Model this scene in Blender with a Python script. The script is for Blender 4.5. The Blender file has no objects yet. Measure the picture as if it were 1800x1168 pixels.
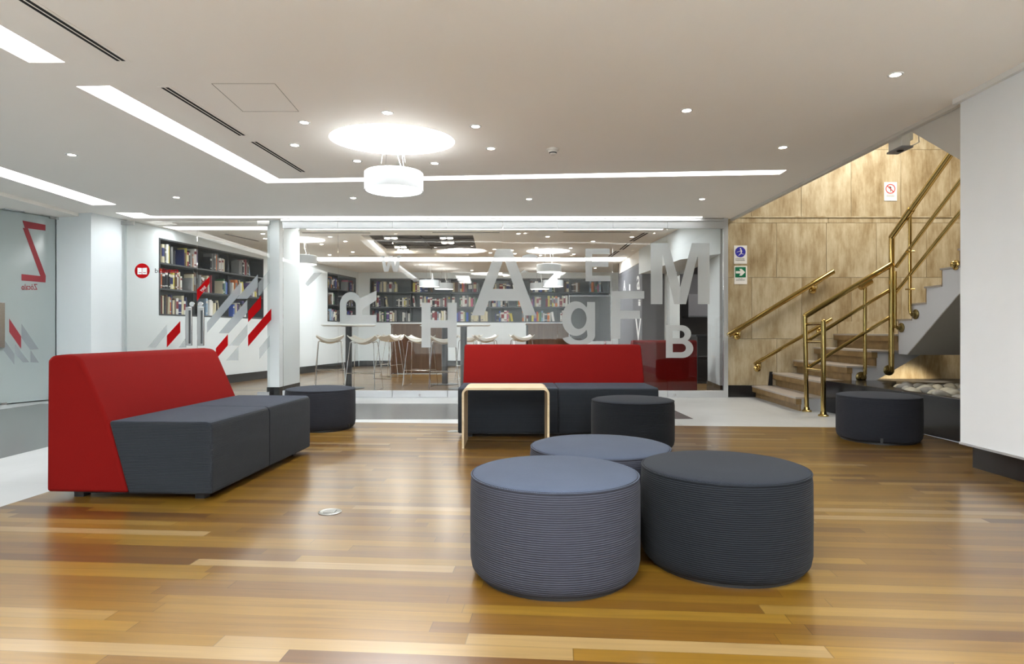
import bpy, math, random
from mathutils import Vector, Matrix
random.seed(7)
PI = math.pi
sc = bpy.context.scene
C = bpy.data.collections.new('scene'); sc.collection.children.link(C)

# ------------------------------------------------------------------ camera, exposure, world
F = 1106.0; CX = 900.0; CY = 584.0; H = 0.92; ZC = 2.52
cam = bpy.data.cameras.new('camera'); cam.sensor_width = 36; cam.lens = F/1800*36
cam.clip_start = .02; cam.clip_end = 100
co = bpy.data.objects.new('camera', cam); C.objects.link(co)
co.location = (0, 0, H); co.rotation_euler = (PI/2, 0, 0)
sc.camera = co
sc.view_settings.view_transform = 'Standard'
sc.view_settings.look = 'None'
sc.view_settings.gamma = 1
sc.view_settings.use_curve_mapping = False
sc.view_settings.exposure = 2.5
sc.cycles.max_bounces = 16; sc.cycles.diffuse_bounces = 8; sc.cycles.transparent_max_bounces = 24
w = bpy.data.worlds.new('world'); sc.world = w; w.use_nodes = True
w.node_tree.nodes['Background'].inputs[0].default_value = (.9, .93, 1, 1)
w.node_tree.nodes['Background'].inputs[1].default_value = .05
S_SLOT = 2.6; S_REAR_FILL = 8.0; S_DOME = 9.0; S_PEND = 2.4; S_SPOT = 10.0; S_LIB = 2.5

def lamp(name, kind, loc, energy, color=(1, 1, 1), rot=(0, 0, 0), **kw):
    l = bpy.data.lights.new(name, kind); l.energy = energy; l.color = color
    for k, v in kw.items(): setattr(l, k, v)
    o = bpy.data.objects.new(name, l); C.objects.link(o); o.location = loc; o.rotation_euler = rot
    return o
# lamps of the stairwell (upper floor light) and the uplighter under the stairs
lamp('stairwell_lamp', 'AREA', (4.9, 7.6, 4.1), 20, (1, .93, .82), (0, 0, 0), shape='RECTANGLE', size=1.6, size_y=1.2)
lamp('understair_lamp', 'SPOT', (5.6, 8.2,   .62), 10, (1, .85, .62), (math.radians(38), 0, math.radians(8)), spot_size=1.5, spot_blend=.6, shadow_soft_size=.05)

lamp('niche_fill', 'AREA', (4.1, 11.2, 2.45), 9, (1, .95, .88), (0, 0, 0), shape='DISK', size=.25)  # fill lamp added to brighten the dark niche

# ------------------------------------------------------------------ pixel -> place helpers (a point on a real plane)
def atY(x, y, Y): return Vector(((x-CX)/F*Y, Y, H+(CY-y)/F*Y))
def atZ(x, y, z):
    Y = F*(z-H)/(CY-y); return Vector(((x-CX)/F*Y, Y, z))
def ce(x, y): return atZ(x, y, ZC)
def fl(x, y): return atZ(x, y, 0)
def at_plane(x, y, P, N):
    o = Vector((0, 0, H)); d = Vector(((x-CX)/F, 1, (CY-y)/F))
    return o + d*((P-o).dot(N)/d.dot(N))

# ------------------------------------------------------------------ materials
M = {}
def nt_of(name):
    m = bpy.data.materials.new(name); m.use_nodes = True
    nt = m.node_tree; b = nt.nodes['Principled BSDF']; M[name] = m
    return m, nt, b
def mat(name, col, rough=.5, metal=0, spec=.5, coat=0, noise=0, nscale=8, bump=0, bscale=60):
    m, nt, b = nt_of(name)
    b.inputs['Base Color'].default_value = (*col, 1); b.inputs['Roughness'].default_value = rough
    b.inputs['Metallic'].default_value = metal; b.inputs['Specular IOR Level'].default_value = spec
    b.inputs['Coat Weight'].default_value = coat
    g = nt.nodes.new('ShaderNodeNewGeometry')
    if noise:
        n = nt.nodes.new('ShaderNodeTexNoise'); n.inputs['Scale'].default_value = nscale; n.inputs['Detail'].default_value = 4
        nt.links.new(g.outputs['Position'], n.inputs['Vector'])
        mx = nt.nodes.new('ShaderNodeMix'); mx.data_type = 'RGBA'
        mx.inputs[6].default_value = (*[c*(1-noise) for c in col], 1); mx.inputs[7].default_value = (*[min(1, c*(1+noise)) for c in col], 1)
        nt.links.new(n.outputs[0], mx.inputs[0]); nt.links.new(mx.outputs[2], b.inputs['Base Color'])
    if bump:
        n = nt.nodes.new('ShaderNodeTexNoise'); n.inputs['Scale'].default_value = bscale
        nt.links.new(g.outputs['Position'], n.inputs['Vector'])
        bp = nt.nodes.new('ShaderNodeBump'); bp.inputs['Strength'].default_value = bump; bp.inputs['Distance'].default_value = .002
        nt.links.new(n.outputs[0], bp.inputs['Height']); nt.links.new(bp.outputs[0], b.inputs['Normal'])
    return m
def emis(name, col, s):
    m = bpy.data.materials.new(name); m.use_nodes = True; nt = m.node_tree
    nt.nodes.remove(nt.nodes['Principled BSDF'])
    e = nt.nodes.new('ShaderNodeEmission'); e.inputs[0].default_value = (*col, 1); e.inputs[1].default_value = s
    nt.links.new(e.outputs[0], nt.nodes['Material Output'].inputs[0]); M[name] = m
    return m
def math_n(nt, op, a, b=None, c=None):
    n = nt.nodes.new('ShaderNodeMath'); n.operation = op
    for i, v in enumerate((a, b, c)):
        if v is None: continue
        if isinstance(v, (int, float)): n.inputs[i].default_value = v
        else: nt.links.new(v, n.inputs[i])
    return n.outputs[0]
def ramp(nt, fac, stops):
    r = nt.nodes.new('ShaderNodeValToRGB'); el = r.color_ramp.elements
    while len(el) < len(stops): el.new(.5)
    for e, (p, c) in zip(el, stops): e.position = p; e.color = (*c, 1)
    nt.links.new(fac, r.inputs[0]); return r.outputs[0]

mat('white_paint', (.73, .78, .80), .45, noise=.02, nscale=2)
mat('ceiling_paint', (.92, .885, .83), .7, noise=.015, nscale=1.5)
mat('panel_paint', (.80, .83, .86), .5, noise=.03, nscale=3)
mat('lacquer_white', (.80, .80, .79), .25)
mat('drum_white', (.50, .53, .55), .4)
mat('black_base', (.012, .012, .013), .18)
mat('black_stone', (.016, .017, .019), .16, noise=.3, nscale=40)
mat('black_plastic', (.02, .02, .022), .4)
mat('shelf_grey', (.045, .05, .055), .45)
mat('wall_grey', (.11, .11, .125), .6)
mat('steel', (.55, .55, .55), .25, 1)
mat('chrome', (.75, .75, .75), .08, 1)
mat('alu', (.62, .64, .66), .35, .6)
mat('brass', (.50, .36, .13), .11, 1, noise=.12, nscale=20)
mat('brass_dark', (.22, .17, .07), .3, 1)
mat('grey_display', (.07, .075, .078), .25)
mat('letter_white', (.8, .8, .8), .5)
mat('vinyl_red', (.30, .03, .04), .5)  # red dulled to imitate vinyl veiled by frosted glass
mat('sign_white', (.78, .78, .76), .4)
mat('sign_blue', (.03, .03, .36), .4)
mat('sign_green', (.0, .16, .07), .4)
mat('sign_red', (.6, .02, .03), .4)
mat('ink', (.03, .03, .03), .5)
mat('ink_grey', (.35, .37, .37), .5)
mat('seam', (.25, .23, .2), .7)
mat('vent_black', (.004, .004, .004), .8)
mat('dark_recess', (.07, .068, .065), .6)
mat('plastic_cream', (.72, .70, .64), .4)
mat('beige_metal', (.60, .55, .44), .5)
mat('stool_white', (.78, .75, .68), .3)
mat('table_white', (.80, .80, .78), .25)
mat('cut_paper', (.75, .72, .62), .8)
mat('floor_box', (.30, .30, .28), .45, .8)
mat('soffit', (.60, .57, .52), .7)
mat('tread_stone', (.40, .36, .32), .3, noise=.15, nscale=12)
mat('stair_white', (.62, .63, .66), .5, noise=.03, nscale=5)
mat('shade_grey', (.26, .26, .26), .6)
emis('light_slot', (.93, .97, 1), S_SLOT)
emis('light_dome', (.98, .99, 1), S_DOME)
emis('light_uplight', (1, .985, .96), 1.2)
emis('light_rear_fill', (.95, .98, 1), S_REAR_FILL)  # strong glow for the unseen slots added behind the camera
emis('light_library', (.95, .98, 1), S_LIB)
emis('light_pendant', (1, .985, .96), S_PEND)
emis('light_spot', (1, .90, .76), S_SPOT)
emis('led_green', (.1, 1, .5), 2)

# upholstery with fine ribs running round the sides; overhead light painted into lighter tops
def fabric(name, side, top, pitch=.0077, amp=.5):
    m, nt, b = nt_of(name)
    tc = nt.nodes.new('ShaderNodeTexCoord'); sp = nt.nodes.new('ShaderNodeSeparateXYZ')
    nt.links.new(tc.outputs['Object'], sp.inputs[0])
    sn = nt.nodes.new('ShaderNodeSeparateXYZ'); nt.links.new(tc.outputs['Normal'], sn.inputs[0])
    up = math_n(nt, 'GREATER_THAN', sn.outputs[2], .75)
    wz = math_n(nt, 'SINE', math_n(nt, 'MULTIPLY', sp.outputs[2], 2*PI/pitch))
    d = math_n(nt, 'ADD', sp.outputs[0], sp.outputs[1])
    wt = math_n(nt, 'SINE', math_n(nt, 'MULTIPLY', d, 2*PI/(pitch*.8)))
    mixh = nt.nodes.new('ShaderNodeMix'); nt.links.new(up, mixh.inputs[0])
    nt.links.new(wz, mixh.inputs[2]); nt.links.new(wt, mixh.inputs[3])
    n = nt.nodes.new('ShaderNodeTexNoise'); n.inputs['Scale'].default_value = 6; nt.links.new(tc.outputs['Object'], n.inputs['Vector'])
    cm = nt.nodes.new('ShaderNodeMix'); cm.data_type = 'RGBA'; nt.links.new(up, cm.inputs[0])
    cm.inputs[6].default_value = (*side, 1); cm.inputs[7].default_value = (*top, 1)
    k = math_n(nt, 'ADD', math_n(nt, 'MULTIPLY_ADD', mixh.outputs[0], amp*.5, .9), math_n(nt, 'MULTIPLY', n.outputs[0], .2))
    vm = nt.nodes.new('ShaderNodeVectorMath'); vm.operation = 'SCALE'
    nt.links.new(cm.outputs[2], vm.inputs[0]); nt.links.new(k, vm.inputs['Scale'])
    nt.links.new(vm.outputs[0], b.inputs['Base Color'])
    bp = nt.nodes.new('ShaderNodeBump'); bp.inputs['Strength'].default_value = .5; bp.inputs['Distance'].default_value = .0016
    nt.links.new(mixh.outputs[0], bp.inputs['Height']); nt.links.new(bp.outputs[0], b.inputs['Normal'])
    b.inputs['Roughness'].default_value = .85; b.inputs['Specular IOR Level'].default_value = .15
    b.inputs['Sheen Weight'].default_value = .04
    return m
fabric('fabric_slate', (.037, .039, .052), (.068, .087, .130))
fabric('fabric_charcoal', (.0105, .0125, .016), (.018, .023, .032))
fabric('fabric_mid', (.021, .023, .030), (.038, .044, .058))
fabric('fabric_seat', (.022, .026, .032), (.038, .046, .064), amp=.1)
mat('fabric_red', (.155, .0045, .0035), .9, spec=.1, bump=.3, bscale=500, noise=.05, nscale=3)

# wood floor: long boards, each with its own tone
def wood_floor(name, ang, W=.068, L=1.05, rough=.27):
    m, nt, b = nt_of(name)
    g = nt.nodes.new('ShaderNodeNewGeometry'); mp = nt.nodes.new('ShaderNodeMapping')
    mp.inputs['Rotation'].default_value = (0, 0, ang)
    nt.links.new(g.outputs['Position'], mp.inputs[0]); sp = nt.nodes.new('ShaderNodeSeparateXYZ'); nt.links.new(mp.outputs[0], sp.inputs[0])
    v = math_n(nt, 'DIVIDE', sp.outputs[1], W); row = math_n(nt, 'FLOOR', v); fv = math_n(nt, 'FRACT', v)
    wn = nt.nodes.new('ShaderNodeTexWhiteNoise'); wn.noise_dimensions = '1D'; nt.links.new(row, wn.inputs['W'])
    u = math_n(nt, 'ADD', math_n(nt, 'DIVIDE', sp.outputs[0], L), math_n(nt, 'MULTIPLY', wn.outputs[0], 17.3))
    col = math_n(nt, 'FLOOR', u); fu = math_n(nt, 'FRACT', u)
    cb = nt.nodes.new('ShaderNodeCombineXYZ'); nt.links.new(row, cb.inputs[0]); nt.links.new(col, cb.inputs[1])
    w2 = nt.nodes.new('ShaderNodeTexWhiteNoise'); w2.noise_dimensions = '2D'; nt.links.new(cb.outputs[0], w2.inputs['Vector'])
    base = ramp(nt, w2.outputs[0], [(0, (0.0882, 0.0370, 0.0059)), (.12, (0.1218, 0.0554, 0.0076)), (.4, (0.1554, 0.0773, 0.0092)), (.7, (0.1848, 0.0974, 0.0109)), (.9, (0.2184, 0.1226, 0.0168)), (1, (0.2661, 0.1774, 0.0776))])
    # grain
    cg = nt.nodes.new('ShaderNodeCombineXYZ')
    nt.links.new(math_n(nt, 'ADD', math_n(nt, 'MULTIPLY', sp.outputs[0], 2.2), math_n(nt, 'MULTIPLY', w2.outputs[0], 91)), cg.inputs[0])
    nt.links.new(math_n(nt, 'MULTIPLY', sp.outputs[1], 38), cg.inputs[1]); nt.links.new(math_n(nt, 'MULTIPLY', row, 3.7), cg.inputs[2])
    ns = nt.nodes.new('ShaderNodeTexNoise'); ns.inputs['Scale'].default_value = 1; ns.inputs['Detail'].default_value = 5; ns.inputs['Distortion'].default_value = .8
    nt.links.new(cg.outputs[0], ns.inputs['Vector'])
    k = math_n(nt, 'MULTIPLY_ADD', ns.outputs[0], .7, .65)
    e1 = math_n(nt, 'LESS_THAN', fv, .025); e2 = math_n(nt, 'LESS_THAN', fu, .0025)
    edge = math_n(nt, 'MAXIMUM', e1, e2)
    k2 = math_n(nt, 'MULTIPLY', k, math_n(nt, 'MULTIPLY_ADD', edge, -.45, 1))
    vm = nt.nodes.new('ShaderNodeVectorMath'); vm.operation = 'SCALE'
    nt.links.new(base, vm.inputs[0]); nt.links.new(k2, vm.inputs['Scale']); nt.links.new(vm.outputs[0], b.inputs['Base Color'])
    # boards are very slightly tilted and cupped: streaky gloss
    big = nt.nodes.new('ShaderNodeTexNoise'); big.inputs['Scale'].default_value = 1.6; nt.links.new(g.outputs['Position'], big.inputs['Vector'])
    hgt = math_n(nt, 'ADD', math_n(nt, 'MULTIPLY', w2.outputs[0], .25), math_n(nt, 'MULTIPLY_ADD', edge, -.4, math_n(nt, 'MULTIPLY', ns.outputs[0], .12)))
    bp = nt.nodes.new('ShaderNodeBump'); bp.inputs['Strength'].default_value = .05; bp.inputs['Distance'].default_value = .002
    nt.links.new(hgt, bp.inputs['Height']); nt.links.new(bp.outputs[0], b.inputs['Normal'])
    nt.links.new(math_n(nt, 'MULTIPLY_ADD', big.outputs[0], .06, .31), b.inputs['Roughness'])
    b.inputs['Specular IOR Level'].default_value = .25
    b.inputs['Coat Weight'].default_value = .7; b.inputs['Coat Roughness'].default_value = .2
    return m
wood_floor('wood_floor', math.radians(4.3))

def tiles(name, col, W, ang=math.radians(4.3), line=.6, rough=.25, noise=.12):
    m, nt, b = nt_of(name)
    g = nt.nodes.new('ShaderNodeNewGeometry'); mp = nt.nodes.new('ShaderNodeMapping'); mp.inputs['Rotation'].default_value = (0, 0, ang)
    nt.links.new(g.outputs['Position'], mp.inputs[0]); sp = nt.nodes.new('ShaderNodeSeparateXYZ'); nt.links.new(mp.outputs[0], sp.inputs[0])
    e = math_n(nt, 'MAXIMUM', math_n(nt, 'LESS_THAN', math_n(nt, 'FRACT', math_n(nt, 'DIVIDE', sp.outputs[0], W)), .006), math_n(nt, 'LESS_THAN', math_n(nt, 'FRACT', math_n(nt, 'DIVIDE', sp.outputs[1], W)), .006))
    n = nt.nodes.new('ShaderNodeTexNoise'); n.inputs['Scale'].default_value = 2.5; n.inputs['Detail'].default_value = 6; nt.links.new(g.outputs['Position'], n.inputs['Vector'])
    k = math_n(nt, 'MULTIPLY', math_n(nt, 'MULTIPLY_ADD', n.outputs[0], 2*noise, 1-noise), math_n(nt, 'MULTIPLY_ADD', e, -line, 1))
    vm = nt.nodes.new('ShaderNodeVectorMath'); vm.operation = 'SCALE'; vm.inputs[0].default_value = col; nt.links.new(k, vm.inputs['Scale'])
    nt.links.new(vm.outputs[0], b.inputs['Base Color']); b.inputs['Roughness'].default_value = rough
    return m
tiles('stone_pale', (.46, .475, .475), 1.2, line=.12, rough=.35)
tiles('stone_dark', (.12, .125, .125), .9, line=.3, rough=.22)

# travertine slabs
m, nt, b = nt_of('travertine')
g = nt.nodes.new('ShaderNodeNewGeometry'); mp = nt.nodes.new('ShaderNodeMapping'); mp.inputs['Scale'].default_value = (4.2, 4.2, 1.5)
nt.links.new(g.outputs['Position'], mp.inputs[0])
off = nt.nodes.new('ShaderNodeVectorMath'); off.operation = 'ADD'; nt.links.new(mp.outputs[0], off.inputs[0])
sc_ = math_n(nt, 'MULTIPLY', g.outputs['Random Per Island'], 40); nt.links.new(sc_, off.inputs[1])
n1 = nt.nodes.new('ShaderNodeTexNoise'); n1.inputs['Scale'].default_value = 1.3; n1.inputs['Detail'].default_value = 8; n1.inputs['Roughness'].default_value = .65; nt.links.new(off.outputs[0], n1.inputs['Vector'])
mp2 = nt.nodes.new('ShaderNodeMapping'); mp2.inputs['Scale'].default_value = (26, 26, 3); nt.links.new(g.outputs['Position'], mp2.inputs[0])
n2 = nt.nodes.new('ShaderNodeTexNoise'); n2.inputs['Scale'].default_value = 1.5; n2.inputs['Detail'].default_value = 5; nt.links.new(mp2.outputs[0], n2.inputs['Vector'])
f_ = math_n(nt, 'ADD', math_n(nt, 'MULTIPLY', n1.outputs[0], .75), math_n(nt, 'MULTIPLY_ADD', g.outputs['Random Per Island'], .1, math_n(nt, 'MULTIPLY', n2.outputs[0], .2)))
tc_ = ramp(nt, f_, [(.32, (.20, .135, .065)), (.42, (.31, .235, .13)), (.53, (.42, .345, .22)), (.64, (.52, .455, .32)), (.76, (.60, .55, .43))])
nt.links.new(tc_, b.inputs['Base Color']); b.inputs['Roughness'].default_value = .45
bp = nt.nodes.new('ShaderNodeBump'); bp.inputs['Strength'].default_value = .25; bp.inputs['Distance'].default_value = .003
nt.links.new(n2.outputs[0], bp.inputs['Height']); nt.links.new(bp.outputs[0], b.inputs['Normal'])

def wood(name, dark, light, sc3=(1.2, 30, 30), rough=.35):
    m, nt, b = nt_of(name)
    tc = nt.nodes.new('ShaderNodeTexCoord'); mp = nt.nodes.new('ShaderNodeMapping'); mp.inputs['Scale'].default_value = sc3
    nt.links.new(tc.outputs['Object'], mp.inputs[0])
    n = nt.nodes.new('ShaderNodeTexNoise'); n.inputs['Scale'].default_value = 1; n.inputs['Detail'].default_value = 5; nt.links.new(mp.outputs[0], n.inputs['Vector'])
    nt.links.new(ramp(nt, n.outputs[0], [(.3, dark), (.7, light)]), b.inputs['Base Color']); b.inputs['Roughness'].default_value = rough
wood('wood_table', (.60, .47, .28), (.74, .62, .42))
wood('wood_desk', (.10, .055, .03), (.155, .09, .05), (20, 20, 1))
wood('stone_step', (.17, .10, .036), (.29, .185, .075), (2, 9, 9), .4)

# clear glass: transparent with a Fresnel reflection
def glass(name, tint, refl=1.0, rough=0.0):
    m = bpy.data.materials.new(name); m.use_nodes = True; nt = m.node_tree; nt.nodes.remove(nt.nodes['Principled BSDF'])
    t = nt.nodes.new('ShaderNodeBsdfTransparent'); t.inputs[0].default_value = (*tint, 1)
    g = nt.nodes.new('ShaderNodeBsdfGlossy'); g.inputs['Roughness'].default_value = rough
    fr = nt.nodes.new('ShaderNodeFresnel'); fr.inputs[0].default_value = 1.5
    k = math_n(nt, 'MULTIPLY', fr.outputs[0], refl)
    mx = nt.nodes.new('ShaderNodeMixShader'); nt.links.new(k, mx.inputs[0]); nt.links.new(t.outputs[0], mx.inputs[1]); nt.links.new(g.outputs[0], mx.inputs[2])
    nt.links.new(mx.outputs[0], nt.nodes['Material Output'].inputs[0]); M[name] = m
glass('clear_glass', (.975, .985, .98), .9)
def film(name, col, opac, gloss=.0):
    m = bpy.data.materials.new(name); m.use_nodes = True; nt = m.node_tree; nt.nodes.remove(nt.nodes['Principled BSDF'])
    t = nt.nodes.new('ShaderNodeBsdfTransparent'); d = nt.nodes.new('ShaderNodeBsdfDiffuse'); d.inputs[0].default_value = (*col, 1)
    tr = nt.nodes.new('ShaderNodeBsdfTranslucent'); tr.inputs[0].default_value = (*col, 1)
    m1 = nt.nodes.new('ShaderNodeMixShader'); m1.inputs[0].default_value = .4; nt.links.new(d.outputs[0], m1.inputs[1]); nt.links.new(tr.outputs[0], m1.inputs[2])
    g = nt.nodes.new('ShaderNodeBsdfGlossy'); g.inputs['Roughness'].default_value = .12
    m3 = nt.nodes.new('ShaderNodeMixShader'); m3.inputs[0].default_value = gloss; nt.links.new(m1.outputs[0], m3.inputs[1]); nt.links.new(g.outputs[0], m3.inputs[2])
    m2 = nt.nodes.new('ShaderNodeMixShader'); m2.inputs[0].default_value = opac; nt.links.new(t.outputs[0], m2.inputs[1]); nt.links.new(m3.outputs[0], m2.inputs[2])
    nt.links.new(m2.outputs[0], nt.nodes['Material Output'].inputs[0]); M[name] = m
film('frosted_vinyl', (.78, .81, .82), .62)
film('grey_vinyl', (.55, .59, .62), .55)
film('pale_vinyl', (.56, .60, .62), .32)
film('red_vinyl', (.62, .012, .015), .95)
film('frosted_glass', (.62, .70, .70), .93, .10)
film('acrylic', (.8, .8, .8), .3, .3)

# ------------------------------------------------------------------ mesh building
WM = {}
class MB:
    def __init__(s): s.v = []; s.f = []; s.sm = []; s.mi = []; s.cur = 0
    def add(s, vs, fs, smooth=False, Mx=None):
        o = len(s.v)
        s.v += [Vector(p) if Mx is None else Mx @ Vector(p) for p in vs]
        for f in fs: s.f.append([i+o for i in f]); s.sm.append(smooth); s.mi.append(s.cur)
        return s
    def box(s, x0, x1, y0, y1, z0, z1, Mx=None):
        vs = [(x, y, z) for z in (z0, z1) for y in (y0, y1) for x in (x0, x1)]
        return s.add(vs, [(0, 2, 3, 1), (4, 5, 7, 6), (0, 1, 5, 4), (2, 6, 7, 3), (0, 4, 6, 2), (1, 3, 7, 5)], Mx=Mx)
    def prism(s, pts, off, smooth=False, Mx=None):       # planar polygon pts swept by off
        off = Vector(off); a = [Vector(p) for p in pts]; n = len(a)
        nrm = sum(((a[i]-a[0]).cross(a[(i+1) % n]-a[0]) for i in range(n)), Vector())
        if nrm.dot(off) > 0: a.reverse()
        vs = a + [p+off for p in a]
        return s.add(vs, [list(range(n)), list(range(2*n-1, n-1, -1))] + [(i, i+n, (i+1) % n+n, (i+1) % n) for i in range(n)], smooth, Mx)
    def flat(s, vs, fs, off):                            # any flat face set given thickness
        off = Vector(off); n = len(vs); edges = {}
        for f in fs:
            for i in range(len(f)):
                a, b = f[i], f[(i+1) % len(f)]; edges[(a, b)] = edges.get((a, b), 0)+1
        allf = [tuple(f) for f in fs] + [tuple(i+n for i in reversed(f)) for f in fs]
        for (a, b) in edges:
            if (b, a) not in edges: allf.append((b, a, a+n, b+n))
        return s.add([Vector(p) for p in vs] + [Vector(p)+off for p in vs], allf)
    def cyl(s, p0, p1, r0, r1=None, n=16, cap=True):
        r1 = r0 if r1 is None else r1; p0 = Vector(p0); p1 = Vector(p1); d = (p1-p0).normalized()
        a = d.orthogonal().normalized(); b2 = d.cross(a); vs = []
        for p, r in ((p0, r0), (p1, r1)):
            for k in range(n): t = 2*PI*k/n; vs.append(p + a*(r*math.cos(t)) + b2*(r*math.sin(t)))
        s.add(vs, [(k, (k+1) % n, (k+1) % n+n, k+n) for k in range(n)], True)
        if cap: s.add(vs, [list(range(n-1, -1, -1)), list(range(n, 2*n))])
        return s
    def tube(s, path, r, n=10, cap=True):
        P = [Vector(p) for p in path]; rings = []; ref = None
        for i, p in enumerate(P):
            d = ((P[min(i+1, len(P)-1)]-p).normalized() + (p-P[max(i-1, 0)]).normalized()).normalized()
            a = d.orthogonal().normalized() if ref is None else (ref-d*ref.dot(d)).normalized(); ref = a; b2 = d.cross(a)
            seg = (P[min(i+1, len(P)-1)]-p) if i < len(P)-1 else (p-P[i-1]); c = abs(d.dot(seg.normalized())) or 1
            rings.append([p + a*(r*math.cos(2*PI*k/n)) + b2*(r*math.sin(2*PI*k/n)) for k in range(n)])
        vs = [v for r_ in rings for v in r_]; fs = []
        for i in range(len(P)-1):
            for k in range(n): fs.append((i*n+k, i*n+(k+1) % n, (i+1)*n+(k+1) % n, (i+1)*n+k))
        s.add(vs, fs, True)
        if cap: s.add(vs, [list(range(n-1, -1, -1)), list(range((len(P)-1)*n, len(P)*n))])
        return s
    def lathe(s, prof, c=(0, 0, 0), n=48, ax=None, a2=None):   # prof (r, h) bottom to top
        c = Vector(c); ax = Vector((0, 0, 1)) if ax is None else Vector(ax).normalized()
        a = ax.orthogonal().normalized() if a2 is None else Vector(a2); b2 = ax.cross(a); vs = []
        for r, h in prof:
            for k in range(n): t = 2*PI*k/n; vs.append(c + ax*h + a*(r*math.cos(t)) + b2*(r*math.sin(t)))
        fs = [(i*n+k, i*n+(k+1) % n, (i+1)*n+(k+1) % n, (i+1)*n+k) for i in range(len(prof)-1) for k in range(n)]
        if prof[0][0] > 1e-5: fs.append(list(range(n-1, -1, -1)))
        if prof[-1][0] > 1e-5: fs.append([(len(prof)-1)*n+k for k in range(n)])
        return s.add(vs, fs, True)
    def build(s, name, mats, parent=None, local=False, bevel=0, seg=2, ang=35):
        me = bpy.data.meshes.new(name)
        inv = WM[parent.name].inverted() if (parent is not None and not local and parent.name in WM) else Matrix()
        me.from_pydata([tuple(inv @ p) for p in s.v], [], s.f)
        for m_ in (mats if isinstance(mats, (list, tuple)) else [mats]): me.materials.append(M[m_])
        me.polygons.foreach_set('use_smooth', [True]*len(s.f)); me.polygons.foreach_set('material_index', s.mi)
        me.update()
        me.set_sharp_from_angle(angle=math.radians(ang))
        o = bpy.data.objects.new(name, me); C.objects.link(o)
        if parent is not None:
            o.parent = parent; WM[o.name] = WM.get(parent.name, Matrix())
        else: WM[o.name] = Matrix()
        if bevel:
            bm = o.modifiers.new('bevel', 'BEVEL'); bm.width = bevel; bm.segments = seg; bm.limit_method = 'ANGLE'; bm.angle_limit = math.radians(30)
        return o
def tag(o, label=None, cat=None, group=None, kind=None):
    if label: o['label'] = label
    if cat: o['category'] = cat
    if group: o['group'] = group
    if kind: o['kind'] = kind
    return o
def thing(name, label, cat, loc=(0, 0, 0), rz=0, group=None):
    o = bpy.data.objects.new(name, None); C.objects.link(o); o.location = loc; o.rotation_euler = (0, 0, rz); o.empty_display_size = .1
    WM[o.name] = Matrix.Translation(Vector(loc)) @ Matrix.Rotation(rz, 4, 'Z')
    return tag(o, label, cat, group)
def struct(name, mb, m_, parent=None, **k):
    o = mb.build(name, m_, parent, **k)
    if parent is None: o['kind'] = 'structure'
    return o
def part(mb, name, m_, parent, label=None, **k):
    o = mb.build(name, m_, parent, **k)
    if label: o['label'] = label
    return o
def copy_tree(o, parent=None):
    c = o.copy(); C.objects.link(c)
    if parent is not None: c.parent = parent
    for ch in list(o.children): copy_tree(ch, c)
    return c
def place(o, loc, rz, label, group=None):
    o.location = loc; o.rotation_euler = (0, 0, rz); o['label'] = label
    if group: o['group'] = group
    return o
TXT = {}
def text_geo(s, bold=0.0):
    if (s, bold) in TXT: return TXT[(s, bold)]
    cu = bpy.data.curves.new('t', 'FONT'); cu.body = s; cu.offset = bold; cu.resolution_u = 5; cu.fill_mode = 'FRONT'
    o = bpy.data.objects.new('t', cu); C.objects.link(o)
    dg = bpy.context.evaluated_depsgraph_get(); dg.update()
    me = bpy.data.meshes.new_from_object(o.evaluated_get(dg))
    vs = [v.co.copy() for v in me.vertices]; fs = [list(p.vertices) for p in me.polygons]
    # weld duplicates so that borders are found
    idx = {}; mp_ = []; nv = []
    for v in vs:
        k = (round(v.x, 5), round(v.y, 5))
        if k not in idx: idx[k] = len(nv); nv.append(v)
        mp_.append(idx[k])
    fs = [[mp_[i] for i in f] for f in fs]; fs = [f for f in fs if len(set(f)) == len(f)]
    bpy.data.objects.remove(o); bpy.data.meshes.remove(me); bpy.data.curves.remove(cu)
    xs = [v.x for v in nv]; ys = [v.y for v in nv]; x0, x1, y0, y1 = min(xs), max(xs), min(ys), max(ys)
    nv = [((v.x-x0)/(x1-x0), (v.y-y0)/(y1-y0)) for v in nv]
    TXT[(s, bold)] = (nv, fs); return TXT[(s, bold)]
def put_text(mb, s, x0, x1, y0, y1, P, N, rot=0, mirror=False, bold=0.0, skew=0, thick=.0015, front=.002):
    """lettering that fills the rectangle x0..x1, y0..y1 (top, bottom) of the surface through P with normal N"""
    nv, fs = text_geo(s, bold); out = []; N = Vector(N).normalized()
    for u, v in nv:
        if rot == 90: u, v = 1-v, u
        if mirror: u = 1-u
        out.append(at_plane(x0+(x1-x0)*u, y1+(y0-y1)*v+skew*(u-.5), P, N) + N*front)
    mb.flat(out, fs, -N*thick)
def put_poly(mb, pts, P, N, thick=.0015, front=.002):
    N = Vector(N).normalized()
    mb.prism([at_plane(x, y, P, N)+N*front for x, y in pts], -N*thick)

# ================================================================== STRUCTURE
def poly_floor(name, pts, z0, z1, m_):
    mb = MB(); mb.prism([(x, y, z1) for x, y in pts], (0, 0, z0-z1)); return struct(name, mb, m_)
wx0 = fl(0, 887).x-.02
# wood lobby floor
wl = [(-2.86, .6), (-2.665, 3.7), (-2.47, 6.47), (3.05, 6.07), (3.7, 6.04), (3.72, 3.9), (3.16, 3.9), (3.14, .6)]
poly_floor('floor_wood', wl, -.1, 0, 'wood_floor')
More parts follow.
